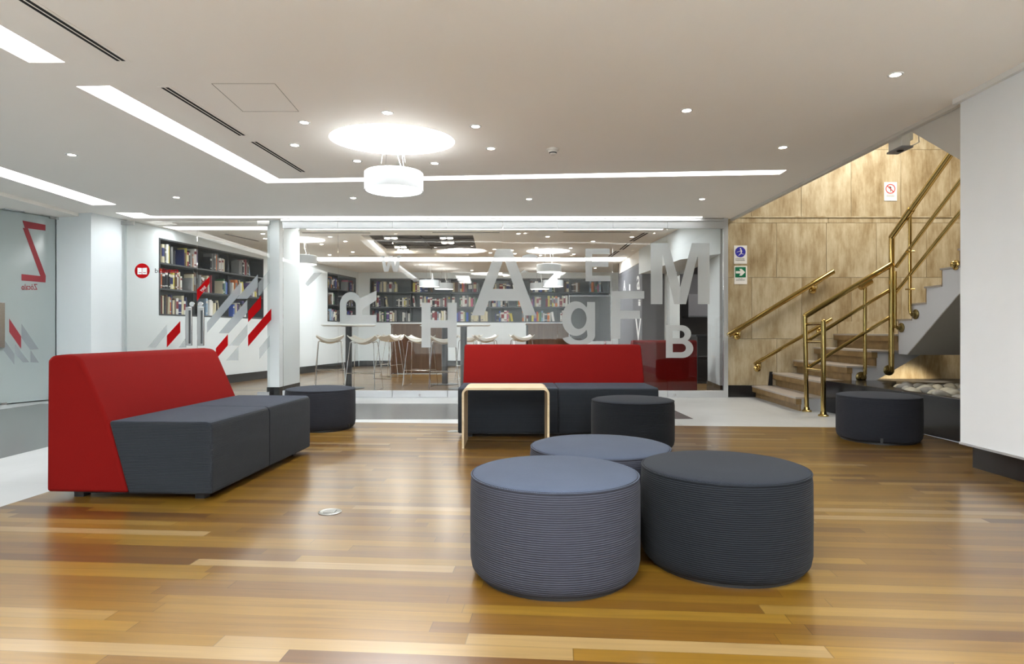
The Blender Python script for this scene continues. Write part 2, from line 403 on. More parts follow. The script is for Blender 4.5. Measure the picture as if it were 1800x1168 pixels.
# pale stone round it and the darker field, flush
dark = [(-3.72, 1.0), (-3.72, 6.6), (1.92, 6.66), (1.90, 8.07), (-6.04, 8.07), (-6.07, 7.4), (-6.2, 1.0)]
mb = MB(); mb.prism([(x, y, -.001) for x, y in [(-7.6, -4.2), (-7.6, 9.0), (3.45, 9.0), (3.45, 8.9), (3.66, 8.9), (3.66, 6.02), (3.05, 6.07), (-2.47, 6.47), (-2.665, 3.7), (-2.86, .6), (3.14, .6), (3.14, -4.2)]], (0, 0, -.1))  # unseen part behind the camera made pale to bounce light onto the ceiling
struct('floor_stone', mb, 'stone_pale')
mb = MB(); mb.prism([(x, y, .0006) for x, y in dark], (0, 0, -.0012)); struct('floor_dark_stone', mb, 'stone_dark')
# library floor
mb = MB(); mb.box(-7.6, 5.6, 9.0, 17.4, -.1, 0); struct('floor_library', mb, 'wood_floor')

# ceiling: slab with real openings
def slab_with_holes(name, x0, x1, y0, y1, holes, m_):
    mb = MB(); mb.box(x0, x1, y0, y1, ZC, ZC+.11); o = struct(name, mb, m_)
    cut = []
    for h in holes:
        c = MB(); c.prism([(p[0], p[1], ZC-.2) for p in h], (0, 0, .6)); c_o = c.build('cutter', 'white_paint'); cut.append(c_o)
        bmod = o.modifiers.new('b', 'BOOLEAN'); bmod.operation = 'DIFFERENCE'; bmod.solver = 'EXACT'; bmod.object = c_o
    dg = bpy.context.evaluated_depsgraph_get(); dg.update()
    me = bpy.data.meshes.new_from_object(o.evaluated_get(dg)); o.modifiers.clear(); o.data = me
    for p in me.polygons: p.use_smooth = False
    for c_o in cut: bpy.data.objects.remove(c_o)
    return o
def ell(c, a, b_, n=56, dx=(1, 0)):
    d = Vector((dx[0], dx[1])).normalized(); e = Vector((-d.y, d.x)); c = Vector(c)
    return [tuple(c + d*(a*math.cos(2*PI*k/n)) + e*(b_*math.sin(2*PI*k/n))) for k in range(n)]
def pc(*pts): return [tuple(ce(x, y).xy) for x, y in pts]
slotA = pc((134, 152), (193, 151), (491, 315), (1383, 299), (1370, 307), (469, 322))
slotU = [(-2.65, 3.733), (-2.866, 3.733), (-3.10, -2.0), (-2.87, -2.0)]
slotB = [(-4.965, 7.9), (-5.29, 7.935), (-5.12, .5), (-4.93, .5)]
slotC = [(-5.315, 8.43), (-4.98, 8.45), (-4.98, 8.68), (2.64, 8.717), (2.66, 8.835), (-5.30, 8.835)]
fillS = [(-1.6, -.4), (-1.2, -.4), (-1.3, -3.4), (-1.7, -3.4)]  # unseen slot added behind the camera to brighten the lobby
fillR = [(1.1, .8), (1.5, .8), (1.4, -3.4), (1.00, -3.4)]  # another unseen slot, added as fill light from the rear
dome = ell((-.995, 5.25), .515, .42, dx=(1.017, .108))
fill_dome = ell((-.6, .2), .52, .52)  # unseen round light added overhead behind the camera as fill
ceil_front = slab_with_holes('ceiling', -7.8, 3.10, -4.2, 9.0, [slotA, slotU, slotB, slotC, fillR, fillS, dome, fill_dome], 'ceiling_paint')
slotL1 = [(-3.2, 9.55), (2.35, 9.55), (2.35, 9.86), (-3.2, 9.86)]
slotL0 = [(-5.3, 9.55), (-3.62, 9.55), (-3.62, 9.86), (-5.25, 9.86)]
slotL2 = [(-4.35, 13.5), (2.46, 13.5), (2.46, 14.25), (-4.35, 14.25)]
domeL1 = ell((-3.72, 10.9), .47, .36); domeL2 = ell((.715, 12.45), .43, .40)
darkR = [(-2.50, 10.41), (-.645, 10.41), (-.70, 12.80), (-2.56, 12.80)]
ceil_lib = slab_with_holes('ceiling_library', -7.8, 5.6, 9.0, 17.4, [slotL0, slotL1, slotL2, domeL1, domeL2, darkR], 'ceiling_paint')

def slot_light(name, pts, label, cat='ceiling light', m_='light_slot', z=ZC+.105, side='white_paint', group=None):
    c = sum((Vector((*p, 0)) for p in pts), Vector())/len(pts)
    t = thing(name, label, cat, (c.x, c.y, ZC), 0, group)
    mb = MB(); cc = Vector((c.x, c.y))
    mb.prism([(p[0], p[1], z) for p in pts], (0, 0, .012)); part(mb, 'diffuser', m_, t)
    # housing above the slab
    b2 = MB(); n = len(pts)
    b2.prism([(p[0], p[1], z+.014) for p in pts], (0, 0, .02)); part(b2, 'housing', side, t)
    return t
slot_light('slot_light', slotA, 'long L-shaped luminous slot with its corner near the round pendant', group='luminous ceiling slots')
slot_light('slot_light', slotU, 'short luminous slot beside the first air vent, cut off by the frame', group='luminous ceiling slots')
slot_light('slot_light', slotB, 'luminous ceiling slot above the frosted door with the red Z', group='luminous ceiling slots')
slot_light('slot_light', slotC, 'thin luminous slot running along the top of the glass partition', group='luminous ceiling slots')
slot_light('slot_light', fillS, 'added fill-light slot behind the viewer, beside the added round light there', m_='light_rear_fill', group='luminous ceiling slots')
slot_light('slot_light', fillR, 'added fill-light slot over the open lobby floor behind the viewer', m_='light_rear_fill', group='luminous ceiling slots')
slot_light('slot_light', slotL0, 'short luminous slot just inside the double door, beyond the pillar', m_='light_library', group='luminous ceiling slots')
slot_light('slot_light', slotL1, 'luminous slot just inside the glass partition of the library', m_='light_library', group='luminous ceiling slots')
slot_light('slot_light', slotL2, 'wide luminous band across the library ceiling before the bookcases', m_='light_library', group='luminous ceiling slots')
slot_light('round_ceiling_light', dome, 'large glowing round ceiling light above the lobby pendant', m_='light_dome', group='round ceiling lights')
slot_light('round_ceiling_light', fill_dome, 'added round fill light over the open floor behind the viewer', m_='light_dome', group='round ceiling lights')
slot_light('round_ceiling_light', domeL1, 'glowing round library ceiling light beside the white pillar', m_='light_library', group='round ceiling lights')
slot_light('round_ceiling_light', domeL2, 'glowing round library ceiling light above the frosted letter S', m_='light_library', group='round ceiling lights')
# dark coffer in the library ceiling
mb = MB(); mb.prism([(p[0], p[1], ZC+.10) for p in darkR], (0, 0, .02)); 
for k in range(1, 5):
    y = 10.41+2.39*k/5; mb.box(-2.52, -.68, y-.012, y+.012, ZC+.085, ZC+.10)
mb.prism([(-1.62, 10.43, ZC+.10), (-1.60, 10.43, ZC+.10), (-1.62, 12.78, ZC+.10), (-1.64, 12.78, ZC+.10)], (0, 0, -.02))
struct('ceiling_coffer', mb, 'dark_recess')
# edge lip along the stair opening
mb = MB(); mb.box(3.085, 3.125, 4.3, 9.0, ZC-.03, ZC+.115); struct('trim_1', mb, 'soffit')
mb = MB(); mb.box(3.03, 3.065, -4.2, 4.33, ZC-.035, ZC); struct('trim_2', mb, 'lacquer_white')
# closed upper stairwell
mb = MB(); mb.box(3.0, 6.7, 2.0, 9.1, 4.3, 4.4); struct('ceiling_stairwell', mb, 'white_paint')
mb = MB(); mb.box(3.0, 3.1, 2.0, 9.0, ZC+.12, 4.3); struct('wall_stairwell_left', mb, 'white_paint')
mb = MB(); mb.box(3.0, 6.7, 1.9, 2.0, 0, 4.3); struct('wall_stairwell_front', mb, 'white_paint')
mb = MB(); mb.box(6.6, 6.7, 1.9, 9.1, 0, 4.3); struct('wall_stairwell_right', mb, 'travertine')

# travertine wall (slabs with open joints on a dark backing)
YT = 8.90
mb = MB(); mb.box(2.98, 6.7, YT+.03, YT+.13, 0, 4.3); struct('wall_back_core', mb, 'shade_grey')
def tx(px): return (px-CX)/F*YT
rows = [(0.165, .822, [1276, 1365.5, 1453, 1541, 1629, 1717]), (.826, 1.689, [1276, 1321.5, 1409.3, 1497, 1585, 1673, 1760]),
        (1.693, 2.462, [1276, 1365, 1452.5, 1540.5, 1628.5, 1716]), (2.466, 2.535, [1276, 1456, 1640]), (2.56, 3.50, [1276, 1320.5, 1408.5, 1496, 1583.5, 1670.5, 1758]), (3.504, 4.3, [1276, 1408.5, 1496, 1583.5, 1670.5, 1758])]
mb = MB()
for z0, z1, xs in rows:
    xs = [tx(x) for x in xs]; xs[0] = 3.0
    while xs[-1] < 6.6: xs.append(xs[-1]+.71)
    xs[-1] = 6.6
    for a, b_ in zip(xs, xs[1:]): mb.box(a+.002, b_-.002, YT+random.uniform(-.001, .001), YT+.03, z0, z1)
mb.box(3.0, 6.6, YT-.012, YT+.03, 2.537, 2.557)
struct('wall_back', mb, 'travertine', bevel=.0015, seg=1)
mb = MB(); mb.box(2.96, 3.45, YT-.025, YT+.03, 0, .163); struct('baseboard_back', mb, 'black_base')
# corner metal edge between glass and travertine
mb = MB(); mb.box(2.975, 3.035, 8.835, 8.90, 0, ZC); struct('trim_3', mb, 'alu')
# right hand white wall
mb = MB(); mb.box(3.06, 3.24, -4.2, 4.295, .17, ZC-.035)
wr = struct('wall_right', mb, 'panel_paint')
mb = MB(); mb.box(3.055, 3.075, -4.2, 4.30, .155, .17); struct('trim_4', mb, 'alu')
mb = MB(); mb.box(3.13, 3.22, -4.2, 4.275, 0, .155); struct('baseboard_right', mb, 'black_base')
m_, nt, b = M['panel_paint'], M['panel_paint'].node_tree, M['panel_paint'].node_tree.nodes['Principled BSDF']
g = nt.nodes.new('ShaderNodeNewGeometry'); sp = nt.nodes.new('ShaderNodeSeparateXYZ'); nt.links.new(g.outputs['Position'], sp.inputs[0])
nn = nt.nodes.new('ShaderNodeTexNoise'); nn.inputs['Scale'].default_value = 3; nt.links.new(g.outputs['Position'], nn.inputs['Vector'])
ln = math_n(nt, 'LESS_THAN', math_n(nt, 'FRACT', math_n(nt, 'DIVIDE', sp.outputs[2], .115)), .03)
hh = math_n(nt, 'MULTIPLY', ln, math_n(nt, 'GREATER_THAN', nn.outputs[0], .5))
bp = nt.nodes.new('ShaderNodeBump'); bp.inputs['Strength'].default_value = .35; bp.inputs['Distance'].default_value = .002; bp.invert = True
nt.links.new(hh, bp.inputs['Height']); nt.links.new(bp.outputs[0], b.inputs['Normal'])
# sloping soffit of the flight above
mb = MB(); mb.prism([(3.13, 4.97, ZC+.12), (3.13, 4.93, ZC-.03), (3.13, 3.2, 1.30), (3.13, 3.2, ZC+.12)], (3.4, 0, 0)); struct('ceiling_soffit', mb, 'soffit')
# lobby shell behind the viewer and left
mb = MB(); mb.box(-7.8, 3.3, -4.3, -4.2, -.1, ZC+.1); struct('wall_front', mb, 'white_paint')
mb = MB(); mb.box(-7.8, -6.95, -4.2, 6.6, -.1, ZC+.1); struct('wall_left', mb, 'white_paint')
# left piers
pA = (-6.17, 8.52); pB = (-5.64, 8.43); pC = (-5.52, 8.98)
mb = MB(); mb.prism([(pA[0], pA[1], 0), (pB[0], pB[1], 0), (pC[0], pC[1], 0), (-5.55, 9.35, 0), (-6.3, 9.35, 0)], (0, 0, ZC)); struct('wall_pier', mb, 'white_paint')
# soffit over the frosted door
mb = MB(); mb.prism([(-5.80, 8.40, ZC), (-5.83, 7.0, ZC), (-5.95, 5.0, ZC), (-6.95, 5.0, ZC-.06), (-6.95, 8.6, ZC-.06), (-6.1, 8.5, ZC-.06)][0:0] or [(-5.82, 8.45, ZC-.045), (-5.84, 3.0, ZC-.045), (-6.95, 3.0, ZC-.045), (-6.95, 8.6, ZC-.045), (-6.2, 8.6, ZC-.045)], (0, 0, .044)); struct('ceiling_dropped', mb, 'ceiling_paint')
# room glimpsed behind the frosted door
mb = MB(); mb.box(-9.6, -9.5, 5.0, 11, -.1, 2.6); mb.box(-9.6, -6.3, 9.36, 9.46, -.1, 2.6); mb.box(-9.6, -7.8, 4.9, 5.0, -.1, 2.6); mb.box(-9.6, -7.8, 5, 9.4, 2.55, 2.6); struct('wall_office', mb, 'white_paint')
mb = MB(); mb.box(-9.6, -7.6, 5.0, 9.4, -.1, -.002); struct('floor_office', mb, 'stone_dark')

# ------------------------------------------------------------------ library shell
def sw(Y): return -7.05+.173*Y           # side wall line
SD = Vector((.173, 1, 0)).normalized(); SN = Vector((1, -.173, 0)).normalized()
def side_box(mb, Y0, Y1, z0, z1, d0=0, d1=-.32):   # a box along the side wall, from depth d0 to d1 behind its face
    a = Vector((sw(Y0), Y0, 0)); b_ = Vector((sw(Y1), Y1, 0))
    mb.prism([a+SN*d0+Vector((0, 0, z0)), b_+SN*d0+Vector((0, 0, z0)), b_+SN*d1+Vector((0, 0, z0)), a+SN*d1+Vector((0, 0, z0))], (0, 0, z1-z0))
ZS = [1.175, 1.57, 1.965, 2.36]
mb = MB()
side_box(mb, 8.98, 16.9, 0, ZS[0]); side_box(mb, 8.98, 16.9, ZS[3], ZC)
for a, b_ in ((8.98, 9.6), (12.42, 15.12), (16.75, 16.9)): side_box(mb, a, b_, ZS[0], ZS[3])
side_box(mb, 8.98, 16.9, ZS[0], ZS[3], -.32, -.36)
struct('wall_library_side', mb, 'white_paint')
mb = MB(); side_box(mb, 9.0, 16.88, 0, .15, .018, 0); struct('baseboard_side', mb, 'black_base')
mb = MB(); YB = 16.9
mb.box(-4.2, 5.6, YB, YB+.4, 0, ZS[0]); mb.box(-4.2, 5.6, YB, YB+.4, ZS[3], ZC)
mb.box(-4.2, -3.82, YB, YB+.4, ZS[0], ZS[3]); mb.box(2.64, 5.6, YB, YB+.4, ZS[0], ZS[3]); mb.box(-3.82, 2.64, YB+.34, YB+.4, ZS[0], ZS[3])
struct('wall_library_back', mb, 'white_paint')
mb = MB(); mb.box(-4.1, 2.5, YB-.018, YB, 0, .15); struct('baseboard_library', mb, 'black_base')
# nib pillar beside the glass
mb = MB(); mb.box(-3.50, -3.33, 9.0, 9.87, .13, ZC); struct('wall_pillar', mb, 'white_paint')
mb = MB(); mb.box(-3.505, -3.325, 8.995, 9.875, 0, .13); struct('baseboard_pillar', mb, 'black_base')
# right side of library
mb = MB(); mb.prism([(2.98, 8.96, 0), (3.09, 9.94, 0), (3.4, 9.94, 0), (3.4, 8.96, 0)], (0, 0, ZC)); struct('wall_library_right', mb, 'white_paint')
mb = MB(); mb.prism([(2.965, 8.96, 0), (3.075, 9.94, 0), (3.4, 9.95, 0), (3.4, 8.96, 0)], (0, 0, .155)); struct('baseboard_library_right', mb, 'black_base')
mb = MB(); mb.prism([(2.58, 8.9, 2.06), (2.46, 12.1, 2.06), (3.6, 12.1, 2.06), (3.0, 9.94, 2.06), (2.98, 8.98, 2.06)][0:0] or [(2.99, 8.975, 2.04), (2.60, 9.72, 2.04), (2.46, 12.2, 2.04), (3.3, 12.2, 2.04), (3.12, 9.94, 2.04)], (0, 0, ZC-2.04)); struct('ceiling_bulkhead', mb, 'white_paint')
mb = MB(); mb.box(2.50, 2.93, 12.1, 12.3, 0, 2.04); mb.box(2.50, 2.62, 12.3, 14.7, 0, 2.27); mb.box(2.50, 5.6, 14.7, 14.8, 0, ZC); struct('wall_dark_grey', mb, 'wall_grey')
mb = MB(); mb.box(2.5, 5.6, 12.1, 14.7, 2.28, ZC); struct('ceiling_niche', mb, 'ceiling_paint')
mb = MB(); mb.box(2.93, 3.12, 11.7, 12.1, 0, 2.04); struct('wall_white_jamb', mb, 'white_paint')
mb = MB(); mb.box(3.12, 5.5, 13.0, 13.1, 0, 2.5); mb.box(5.5, 5.6, 9.0, 14.8, 0, 2.5); mb.box(3.4, 5.5, 9.05, 9.15, 0, 2.5); struct('wall_niche', mb, 'wall_grey')
# white lettering on the dark grey wall
mb = MB()
PX = Vector((2.50, 13, 0)); NX = Vector((-1, 0, 0))
for ch, x0, x1, y0, y1 in (('a', 1119.5, 1124.8, 485, 510), ('A', 1096, 1099.5, 493, 511), ('l', 1106, 1108, 500, 511), ('i', 1122, 1126, 527, 538), ('V', 1117, 1127, 560, 600)):
    put_text(mb, ch, x0, x1, y0, y1, PX, NX, bold=.01)
mb.build('wall_lettering', 'letter_white', bpy.data.objects['wall_dark_grey'], local=True)

# ================================================================== GLASS PARTITION
GY = 8.85
seams = [497, 594, 690, 787, 884, 980, 1077, 1173, 1272]
tilt = [.0, .15, -.1, .12, -.15, .1, -.12, .08]
panels = []
for i in range(8):
    x0 = (seams[i]-CX)/F*GY; x1 = (seams[i+1]-CX)/F*GY
    p = thing('window_%d' % (i+1), None, None, ((x0+x1)/2, GY, 0)); p['kind'] = 'structure'
    mb = MB(); mb.box(x0+.003, x1-.003, GY, GY+.010, .095, 2.375)
    o = part(mb, 'pane', 'clear_glass', p); o.rotation_euler = (math.radians(tilt[i]*.5), 0, math.radians(tilt[i]))
    mb = MB(); mb.box(x0+.002, x1-.002, GY-.018, GY+.028, .004, .095); part(mb, 'bottom_rail', 'alu', p, bevel=.003)
    mb = MB(); mb.box(x0+.002, x1-.002, GY-.018, GY+.028, 2.375, 2.475); part(mb, 'top_rail', 'alu', p, bevel=.003)
    if i in (2, 3, 5, 7):
        q = (x0+x1)/2 if i != 7 else x0+.1
        mb = MB(); mb.cyl((q, GY-.018, .035), (q, GY-.026, .035), .018, n=16); part(mb, 'lock', 'steel', p)
    panels.append(p)
mb = MB(); mb.box(-3.24, 2.99, GY-.035, GY+.045, 2.478, 2.505); struct('trim_5', mb, 'alu')
mb = MB(); mb.box(-3.24, 2.99, GY-.03, GY+.04, 0, .004); struct('trim_6', mb, 'alu')
GP = Vector((0, GY, 0)); GN = Vector((0, -1, 0))
LET = [('W', 669, 705, 450, 478, 1, 0), ('A', 829, 942.4, 438, 555, 3, 0), ('S', 915, 948, 447, 486, 4, 0), ('E', 1029, 1073, 437.4, 494.7, 5, 0),
       ('g', 987.6, 1046, 530, 608, 5, 0), ('F', 1074.8, 1132.4, 512, 596, 6, 0), ('M', 1143.8, 1247.3, 427.7, 535, 7, 0), ('B', 1170.5, 1218.6, 572, 629.4, 7, 0),
       ('H', 741, 803, 532.5, 611.3, 2, 0), ('R', 597.4, 661.8, 511.3, 569, 1, 90), ('x', 500, 566, 480, 520, 0, 0)]
# bold letters drawn as strokes
def glyph(ch):
    S = {'A': [[(0, 0), (.2, 0), (.27, .22), (.73, .22), (.8, 0), (1, 0), (.62, 1), (.38, 1)]],
         'M': [[(0, 0), (.2, 0), (.2, .82), (.40, 0), (.60, 0), (.80, .82), (.8, 0), (1, 0), (1, 1), (.70, 1), (.5, .28), (.30, 1), (0, 1)]],
         'E': [[(0, 0), (1, 0), (1, .17), (.27, .17), (.27, .44), (.92, .44), (.92, .6), (.27, .6), (.27, .83), (.97, .83), (.97, 1), (0, 1)]],
         'F': [[(0, 0), (.27, 0), (.27, .42), (.87, .42), (.87, .59), (.27, .59), (.27, .84), (1, .84), (1, 1), (0, 1)]],
         'H': [[(0, 0), (.26, 0), (.26, .44), (.74, .44), (.74, 0), (1, 0), (1, 1), (.74, 1), (.74, .61), (.26, .61), (.26, 1), (0, 1)]],
         'W': [[(.17, 0), (.38, 0), (.5, .62), (.62, 0), (.83, 0), (1, 1), (.82, 1), (.71, .3), (.58, 1), (.42, 1), (.29, .3), (.18, 1), (0, 1)]]}
    return S.get(ch)
def arc(cx, cy, rx, ry, a0, a1, n=20): return [(cx+rx*math.cos(math.radians(a0+(a1-a0)*k/n)), cy+ry*math.sin(math.radians(a0+(a1-a0)*k/n))) for k in range(n+1)]
spine = arc(.5, .735, .385, .17, 15, 270, 26) + arc(.5, .285, .385, .19, 88, -168, 26)
lo, ro = [], []
for i, p in enumerate(spine):
    a = spine[max(i-1, 0)]; b2 = spine[min(i+1, len(spine)-1)]; dx, dy = b2[0]-a[0], b2[1]-a[1]; L_ = math.hypot(dx, dy) or 1
    lo.append((p[0]-dy/L_*.115, p[1]+dx/L_*.095)); ro.append((p[0]+dy/L_*.115, p[1]-dx/L_*.095))
OUTL = {'B': [[(0, 0)] + arc(.60, .285, .40, .285, -90, 62) + arc(.55, .735, .37, .265, -40, 90) + [(0, 1)],
              [(.25, .17)] + arc(.56, .30, .17, .13, -90, 90) + [(.25, .43)], [(.25, .60)] + arc(.53, .715, .15, .115, -90, 90) + [(.25, .83)]],
        'R': [[(0, 0), (.26, 0), (.26, .385), (.43, .385), (.71, 0), (1, 0)] + arc(.56, .70, .40, .30, -58, 90) + [(0, 1)], [(.26, .56)] + arc(.56, .69, .16, .13, -90, 90) + [(.26, .82)]],
        'g': [[(1, .985)] + arc(.5, .235, .5, .235, 0, -164) + arc(.52, .235, .25, .115, -168, 0) + [(.76, .31)] + arc(.42, .61, .42, .39, -40, -320, 40) + [(.76, .90), (.76, .985)], arc(.51, .61, .235, .235, 0, 351, 39)],
        'S': [lo + ro[::-1]]}
def curve_geo(ch):
    cu = bpy.data.curves.new('t', 'CURVE'); cu.dimensions = '2D'; cu.fill_mode = 'BOTH'
    for pl in OUTL[ch]:
        sp_ = cu.splines.new('POLY'); sp_.points.add(len(pl)-1); sp_.use_cyclic_u = True
        for q0, p in zip(sp_.points, pl): q0.co = (p[0], p[1], 0, 1)
    o = bpy.data.objects.new('t', cu); C.objects.link(o); dg = bpy.context.evaluated_depsgraph_get(); dg.update()
    me = bpy.data.meshes.new_from_object(o.evaluated_get(dg)); idx = {}; mp_ = []; nv = []
    for v in me.vertices:
        k = (round(v.co.x, 5), round(v.co.y, 5))
        if k not in idx: idx[k] = len(nv); nv.append((v.co.x, v.co.y))
        mp_.append(idx[k])
    fs = [[mp_[i] for i in p.vertices] for p in me.polygons]; fs = [f for f in fs if len(set(f)) == len(f)]
    bpy.data.objects.remove(o); bpy.data.meshes.remove(me); bpy.data.curves.remove(cu); return nv, fs
for ch, x0, x1, y0, y1, pi_, rot in LET:
    mb = MB(); N = GN
    if ch == 'x':
        put_poly(mb, [(552, 480), (566, 480), (541, 504), (536, 499), (545, 488)], GP, GN)
    elif ch == 'A':
        # outer shape split so that the counter stays open
        def q(u, v): return (x0+(x1-x0)*u, y1+(y0-y1)*v)
        for pl in ([(0, 0), (.19, 0), (.265, .22), (.33, .40), (.5, .86), (.5, 1), (.385, 1)], [(1, 0), (.81, 0), (.735, .22), (.67, .40), (.5, .86), (.5, 1), (.615, 1)], [(.265, .22), (.735, .22), (.67, .40), (.33, .40)]):
            put_poly(mb, [q(*p) for p in pl], GP, GN)
    elif glyph(ch):
        for pl in glyph(ch): put_poly(mb, [(x0+(x1-x0)*u, y1+(y0-y1)*v) for u, v in pl], GP, GN)
    elif ch in OUTL:
        nv, fs = curve_geo(ch); out = []
        for u, v in nv:
            if rot == 90: u, v = 1-v, u
            out.append(at_plane(x0+(x1-x0)*u, y1+(y0-y1)*v, GP, GN) + GN*.002)
        mb.flat(out, fs, -GN*.0015)
    else:
        put_text(mb, ch, x0, x1, y0, y1, GP, GN, rot=rot, bold={'B': .045, 'S': .045, 'g': .04, 'R': .045}.get(ch, .03))
    o = mb.build('frosted_letter', 'frosted_vinyl', panels[pi_]); o['label'] = 'frosted letter ' + ch if ch != 'x' else 'slanting frosted stroke'

# glass double door to the library
DY = 8.92
DP = Vector((0, DY, 0))
d1 = thing('door_1', None, None, ((213-CX)/F*DY, DY, 0)); d1['kind'] = 'structure'
d2 = thing('door_2', None, None, ((475-CX)/F*DY, DY, 0)); d2['kind'] = 'structure'
for d, xa, xb, hx in ((d1, 213.5, 345.5, 334.5), (d2, 346.5, 474, 355.5)):
    X0 = (xa-CX)/F*DY; X1 = (xb-CX)/F*DY; hX = (hx-CX)/F*DY
    mb = MB(); mb.box(X0, X1, DY, DY+.010, .02, 2.49); o = part(mb, 'pane', 'clear_glass', d)
    mb = MB(); z0 = atY(0, 608, DY).z; z1 = atY(0, 540, DY).z
    mb.box(hX-.045, hX+.045, DY-.055, DY-.025, z0, z1); hnd = part(mb, 'handle', 'steel', d, bevel=.006)
    mb = MB(); mb.box(hX+.005, hX+.032, DY-.058, DY-.054, z0+.03, z1-.05); part(mb, 'glass_inlay', 'grey_display', hnd)
    mb = MB()
    for zz in (z0+.06, z1-.06): mb.cyl((hX, DY-.03, zz), (hX, DY, zz), .01, n=10)
    part(mb, 'standoff', 'steel', hnd)
    mb = MB(); e = X0 if d is d1 else X1-.17
    mb.box(e, e+.17, DY-.015, DY+.025, 2.44, 2.495); part(mb, 'top_hinge', 'steel', d)
    mb = MB(); mb.box(e, e+.17, DY-.015, DY+.025, .012, .07); part(mb, 'bottom_hinge', 'steel', d)
    mb = MB(); s_ = 1 if d is d1 else -1; lx = (346-CX)/F*DY - s_*.06
    mb.lathe([(.0, 0), (.034, 0), (.034, .02), (.0, .02)], (lx, DY-.022, atY(0, 535, DY).z), n=20, ax=(0, 1, 0)); part(mb, 'lock', 'chrome', d)
def poly2c(pts): return [(200+x/6.4286, 500+y/6.4286) for x, y in pts]
def door_decal(d, pts, m_, conv=None, label=None):
    mb = MB(); put_poly(mb, conv(pts) if conv else pts, DP, GN); o = mb.build('door_stripe', m_, d)
    if label: o['label'] = label
for pts in ([(752, 415), (752, 545), (600, 715), (600, 580)],): door_decal(d1, pts, 'red_vinyl', poly2c, 'red slanted stripe')
for pts in ([(1290, 565), (1290, 690), (1153, 850), (1153, 725)], [(1665, 130), (1665, 270), (1518, 430), (1518, 305)], [(1780, 275), (1780, 400), (1518, 705), (1518, 578)], [(1083, -88), (1083, -12), (940, 192), (940, 60)]):
    door_decal(d2, pts, 'red_vinyl', poly2c, 'red slanted stripe')
for pts in ([(600, 455), (600, 560), (470, 718), (380, 718)], [(820, 600), (820, 715), (735, 715)]): door_decal(d1, pts, 'pale_vinyl', poly2c, 'grey slanted stripe')
for pts, m_ in (([(422.5, 497.1), (422.5, 517), (364, 585.6), (364, 566.9)], 'grey_vinyl'), ([(453.4, 482.4), (453.4, 505), (435, 525.6), (416, 525.6), (423, 517)], 'grey_vinyl'), ([(434.9, 527), (434.9, 550), (402, 586.3), (384.3, 586.3)], 'grey_vinyl'),
                ([(474, 474), (474, 498), (454.5, 522), (454.5, 497)], 'pale_vinyl'), ([(435, 570), (435, 590), (420, 608), (403, 608)], 'pale_vinyl'), ([(419.3, 608.9), (419.3, 633.8), (397.5, 633.8)], 'pale_vinyl'), ([(474, 590), (474, 609), (455.9, 632), (455.9, 612)], 'pale_vinyl')):
    door_decal(d2, pts, m_, None, 'grey slanted stripe')
# TIRE on the red stripe by the handle
mb = MB(); nv, fs = text_geo('TIRE', .01); out = []
ctr = Vector((357.5, 508.5)); ux = Vector((8, -8.6)); uy = Vector((-2.2, -2.4))
for u, v in nv:
    p = ctr + ux*(u-.5) + uy*((v-.5)*1.4); out.append(at_plane(p.x, p.y, DP, GN)+GN*.006)
mb.flat(out, fs, -GN*.001); mb.build('pull_word', 'letter_white', d2)
# biblioteca roundel and word
mb = MB(); R0 = Vector((0, DY, 0))
c0 = atY(250, 476.5, DY); r0 = 13.2/F*DY
mb.prism([c0 + Vector((r0*math.cos(2*PI*k/40), -.002, r0*math.sin(2*PI*k/40))) for k in range(40)], (0, .0015, 0)); mb.build('roundel', 'red_vinyl', d1)
mb = MB()
for pts in ([(242, 471), (249.4, 471.5), (249.4, 482.6), (242, 482.6)], [(250.3, 471.5), (258.5, 471), (258.5, 482.6), (250.3, 482.6)]): put_poly(mb, pts, R0, GN, front=.004)
mb.build('book_symbol', 'sign_white', d1)
mb = MB()
for x in (244, 251.8): put_poly(mb, [(x, 479), (x+5, 479), (x+5, 480), (x, 480)], R0, GN, front=.005)
mb.build('book_symbol_line', 'vinyl_red', d1)
mb = MB(); put_text(mb, 'bi', 272.5, 280, 472, 480, DP, GN, bold=.0); mb.build('door_word', 'ink', d1)
mb = MB(); put_text(mb, 'blioteca', 281, 314, 472, 480, DP, GN, bold=.0); mb.build('door_word', 'red_vinyl', d1)

# frosted glass door at the left with the Z
ZA = Vector((-6.17, 8.50, 0)); ZB = Vector((-6.95, 6.72, 0)); zd = (ZB-ZA).normalized(); ZN = Vector((-zd.y, zd.x, 0))
if ZN.dot(Vector((1, -1, 0))) < 0: ZN = -ZN
d3 = thing('door_3', None, None, ZA); d3['kind'] = 'structure'
mb = MB(); mb.prism([ZA+Vector((0, 0, .015)), ZB+Vector((0, 0, .015)), ZB+Vector((0, 0, 2.46)), ZA+Vector((0, 0, 2.46))], -ZN*.012); part(mb, 'pane', 'frosted_glass', d3)
def pz(pts): return [(x/2.92, 340+y/2.92) for x, y in pts]
mb = MB(); put_poly(mb, pz([(115, 140), (233, 162), (233, 192), (143, 180), (128, 180)]), ZA, ZN); put_poly(mb, pz([(117, 178), (143, 180), (235, 425), (207, 425)]), ZA, ZN); put_poly(mb, pz([(110, 415), (207, 425), (235, 425), (233, 458), (110, 448)]), ZA, ZN)
mb.build('red_letter', 'vinyl_red', d3)['label'] = 'large reversed red letter Z'
mb = MB(); put_text(mb, 'Zócalo', 110/2.92, 192/2.92, 340+466/2.92, 340+496/2.92, ZA, ZN, mirror=True, bold=.01); mb.build('door_word', 'vinyl_red', d3)
mb = MB(); put_poly(mb, pz([(47, 643), (108, 735), (108, 798), (47, 712)]), ZA, ZN); mb.build('door_stripe', 'vinyl_red', d3)['label'] = 'red slanted stripe'
